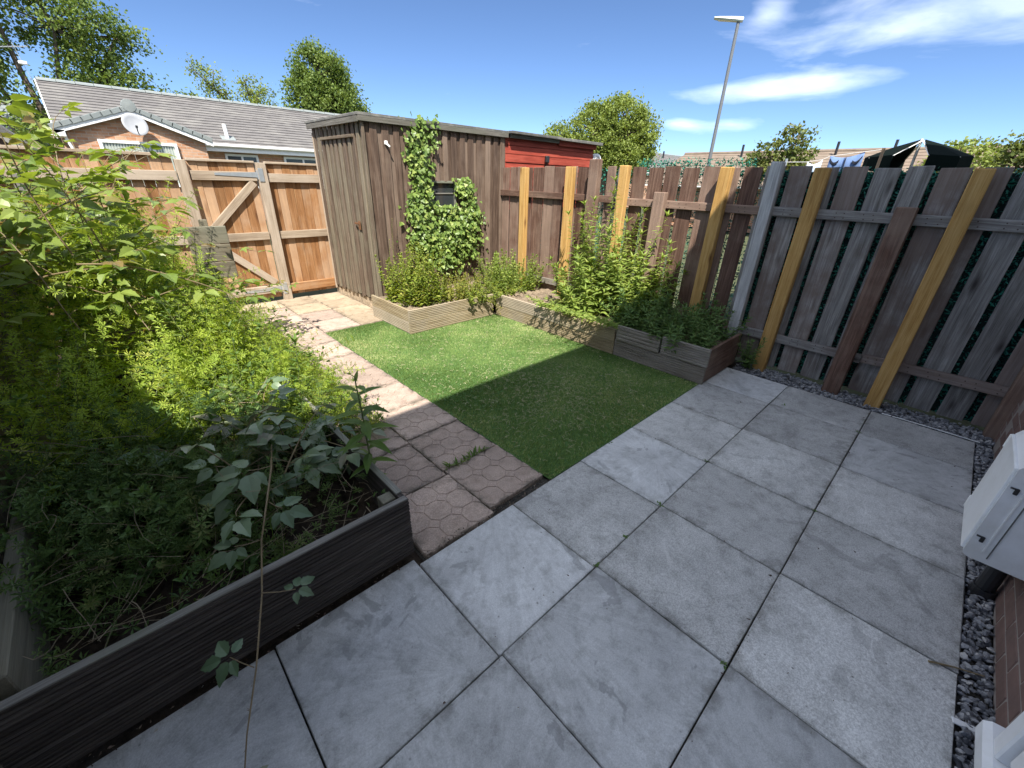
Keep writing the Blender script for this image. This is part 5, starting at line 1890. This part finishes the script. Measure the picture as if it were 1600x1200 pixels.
for i in range(150):
    x, y = RS.uniform(3.60, 4.32), RS.uniform(1.30, 2.30)
    st.append(((x, y, .2), (RS.normal(-.1, .4), RS.normal(0, .4), 1), RS.uniform(.18, .46)))
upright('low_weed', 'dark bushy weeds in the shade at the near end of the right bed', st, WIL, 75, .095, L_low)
upright('trailing_weed', 'leafy weed drooping over the front boards of the right bed', [((3.64, 2.2 + .075 * k, .26), (-.8, RS.normal(0, .25), .40), RS.uniform(.25, .42)) for k in range(14)], WIL, 80, .10, L_weed)
upright('trailing_weed', 'yellowish shoots creeping over the sunny front edge of the right bed', [((3.60, 2.75 + .1 * k, .24), (-.35, RS.normal(0, .3), .35), .22) for k in range(6)], SHRUB, 60, .04, L_yel, r=.002)
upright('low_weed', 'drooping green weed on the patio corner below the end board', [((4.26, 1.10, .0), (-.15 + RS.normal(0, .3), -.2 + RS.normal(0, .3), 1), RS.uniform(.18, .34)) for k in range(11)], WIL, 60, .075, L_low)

# small sprouts in the joints
spots = [(1.85, .689), (2.453, .69), (1.25, .10), (1.246, .69), (2.15, 1.235), (1.50, .69), (3.66, .09), (2.455, .086), (3.70, .60)]
for (x, y) in spots:
    f = MB()
    n = 9
    a = RS.uniform(0, 6.3, n)
    d = np.stack([np.cos(a), np.sin(a), RS.uniform(.3, 1.2, n)], 1)
    f.scatter(leaf_t(.25, 3, .3, .3), frames(d, np.tile(np.array((0, 0, 1.)), (n, 1)) + RS.normal(0, .2, (n, 3))) * RS.uniform(.010, .022, n)[:, None, None], np.tile(np.array((0, 0, 0.)), (n, 1)) + RS.normal(0, .006, (n, 3)) * np.array((1, 1, 0)))
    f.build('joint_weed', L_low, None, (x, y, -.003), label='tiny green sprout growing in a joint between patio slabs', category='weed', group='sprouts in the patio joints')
f = MB()
for k in range(46):
    p = np.array((1.15 + k * .0068 + RS.normal(0, .006), 1.736 + RS.normal(0, .008), 0))
    a = RS.uniform(0, 6.3)
    f.scatter(LEAF_LANCE, frames(np.array([(math.cos(a), math.sin(a), 1.2)]), np.array([(0, 0, 1.)])) * RS.uniform(.03, .06), p[None])
f.build('joint_weed', L_willow, None, (0, 0, -.004), label='row of small green weeds in a joint of the octagon pavers', category='weed')

# litter: twig, leaves and chips
MB().tube([(1.83, -.43, .004), (1.87, -.50, .008), (1.90, -.575, .014)], .004, .0025, 5).build('twig', M_stemr, None, label='thin brown twig lying across the slab edge and gravel', category='twig')
MB().box((0, 0, 0), (.022, .085, .006), .002).build('plastic_strip', M_white, None, (1.64, -.545, .006), (0, 0, .25), label='small white strip lying on the gravel beside the patio', category='litter')
MB().tube([(4.158, .02, .004), (4.162, -.25, .006), (4.165, -.535, .004)], .004, .004, 5).build('white_cord', M_whitet, None, label='thin white cord along the far corner edge of the patio', category='cord')
b = MB()
for k in range(330):
    x = RS.uniform(.68, 1.6)
    y = RS.normal(1.265, .016)
    if k > 240:
        x, y = RS.uniform(-.55, .66), RS.normal(1.29, .02)
    s = RS.uniform(.004, .012)
    b.scatter(LEAF_TINY, rand_rot(1) * s * 1.6, np.array([(x, y, RS.uniform(-.012, .004))]), np.array([RS.rand()]))
lt = NT('leaf_litter_mat')
att = lt.n('Attribute', attribute_name='rnd')
lt.col(lt.ramp(att.outputs['Fac'], [(0, (.04, .025, .02)), (.6, (.13, .08, .06)), (.9, (.22, .17, .12)), (1, (.6, .58, .52))]))
b.build('leaf_litter', lt.m, None, kind='stuff', label='dead brown leaf bits in the gap between patio and path', category='litter')
b = MB()
for k in range(240):
    r = RS.rand()
    if r < .5:
        x, y = RS.uniform(.75, 2.3), RS.uniform(4.6, 6.2)
    else:
        x, y = RS.uniform(3.6, 3.95), RS.uniform(2.9, 3.9)
    z = .006 if x < 2.6 else .235
    b.scatter(LEAF_TINY, rand_rot(1) * RS.uniform(.008, .022), np.array([(x, y, z)]), np.array([RS.rand()]))
b.build('leaf_litter', lt.m, None, kind='stuff', label='scattered dry leaf bits on the landing and the sunny soil', category='litter')

# specks of soil, seeds and leaf fragments on the slabs
b = MB()
for k in range(420):
    x, y = RS.uniform(-.6, 4.12), RS.uniform(-.5, 1.23)
    if RS.rand() < .45:
        y = (.686, .086)[k % 2] + RS.normal(0, .012)
    s_ = RS.uniform(.002, .006) if RS.rand() < .9 else RS.uniform(.008, .014)
    b.scatter(LEAF_TINY, rand_rot(1) * s_ * 1.5, np.array([(x, y, .0025)]), np.array([RS.rand() * .9]))
b.build('leaf_litter', lt.m, None, kind='stuff', label='dark specks and leaf fragments scattered over the grey patio slabs', category='litter')
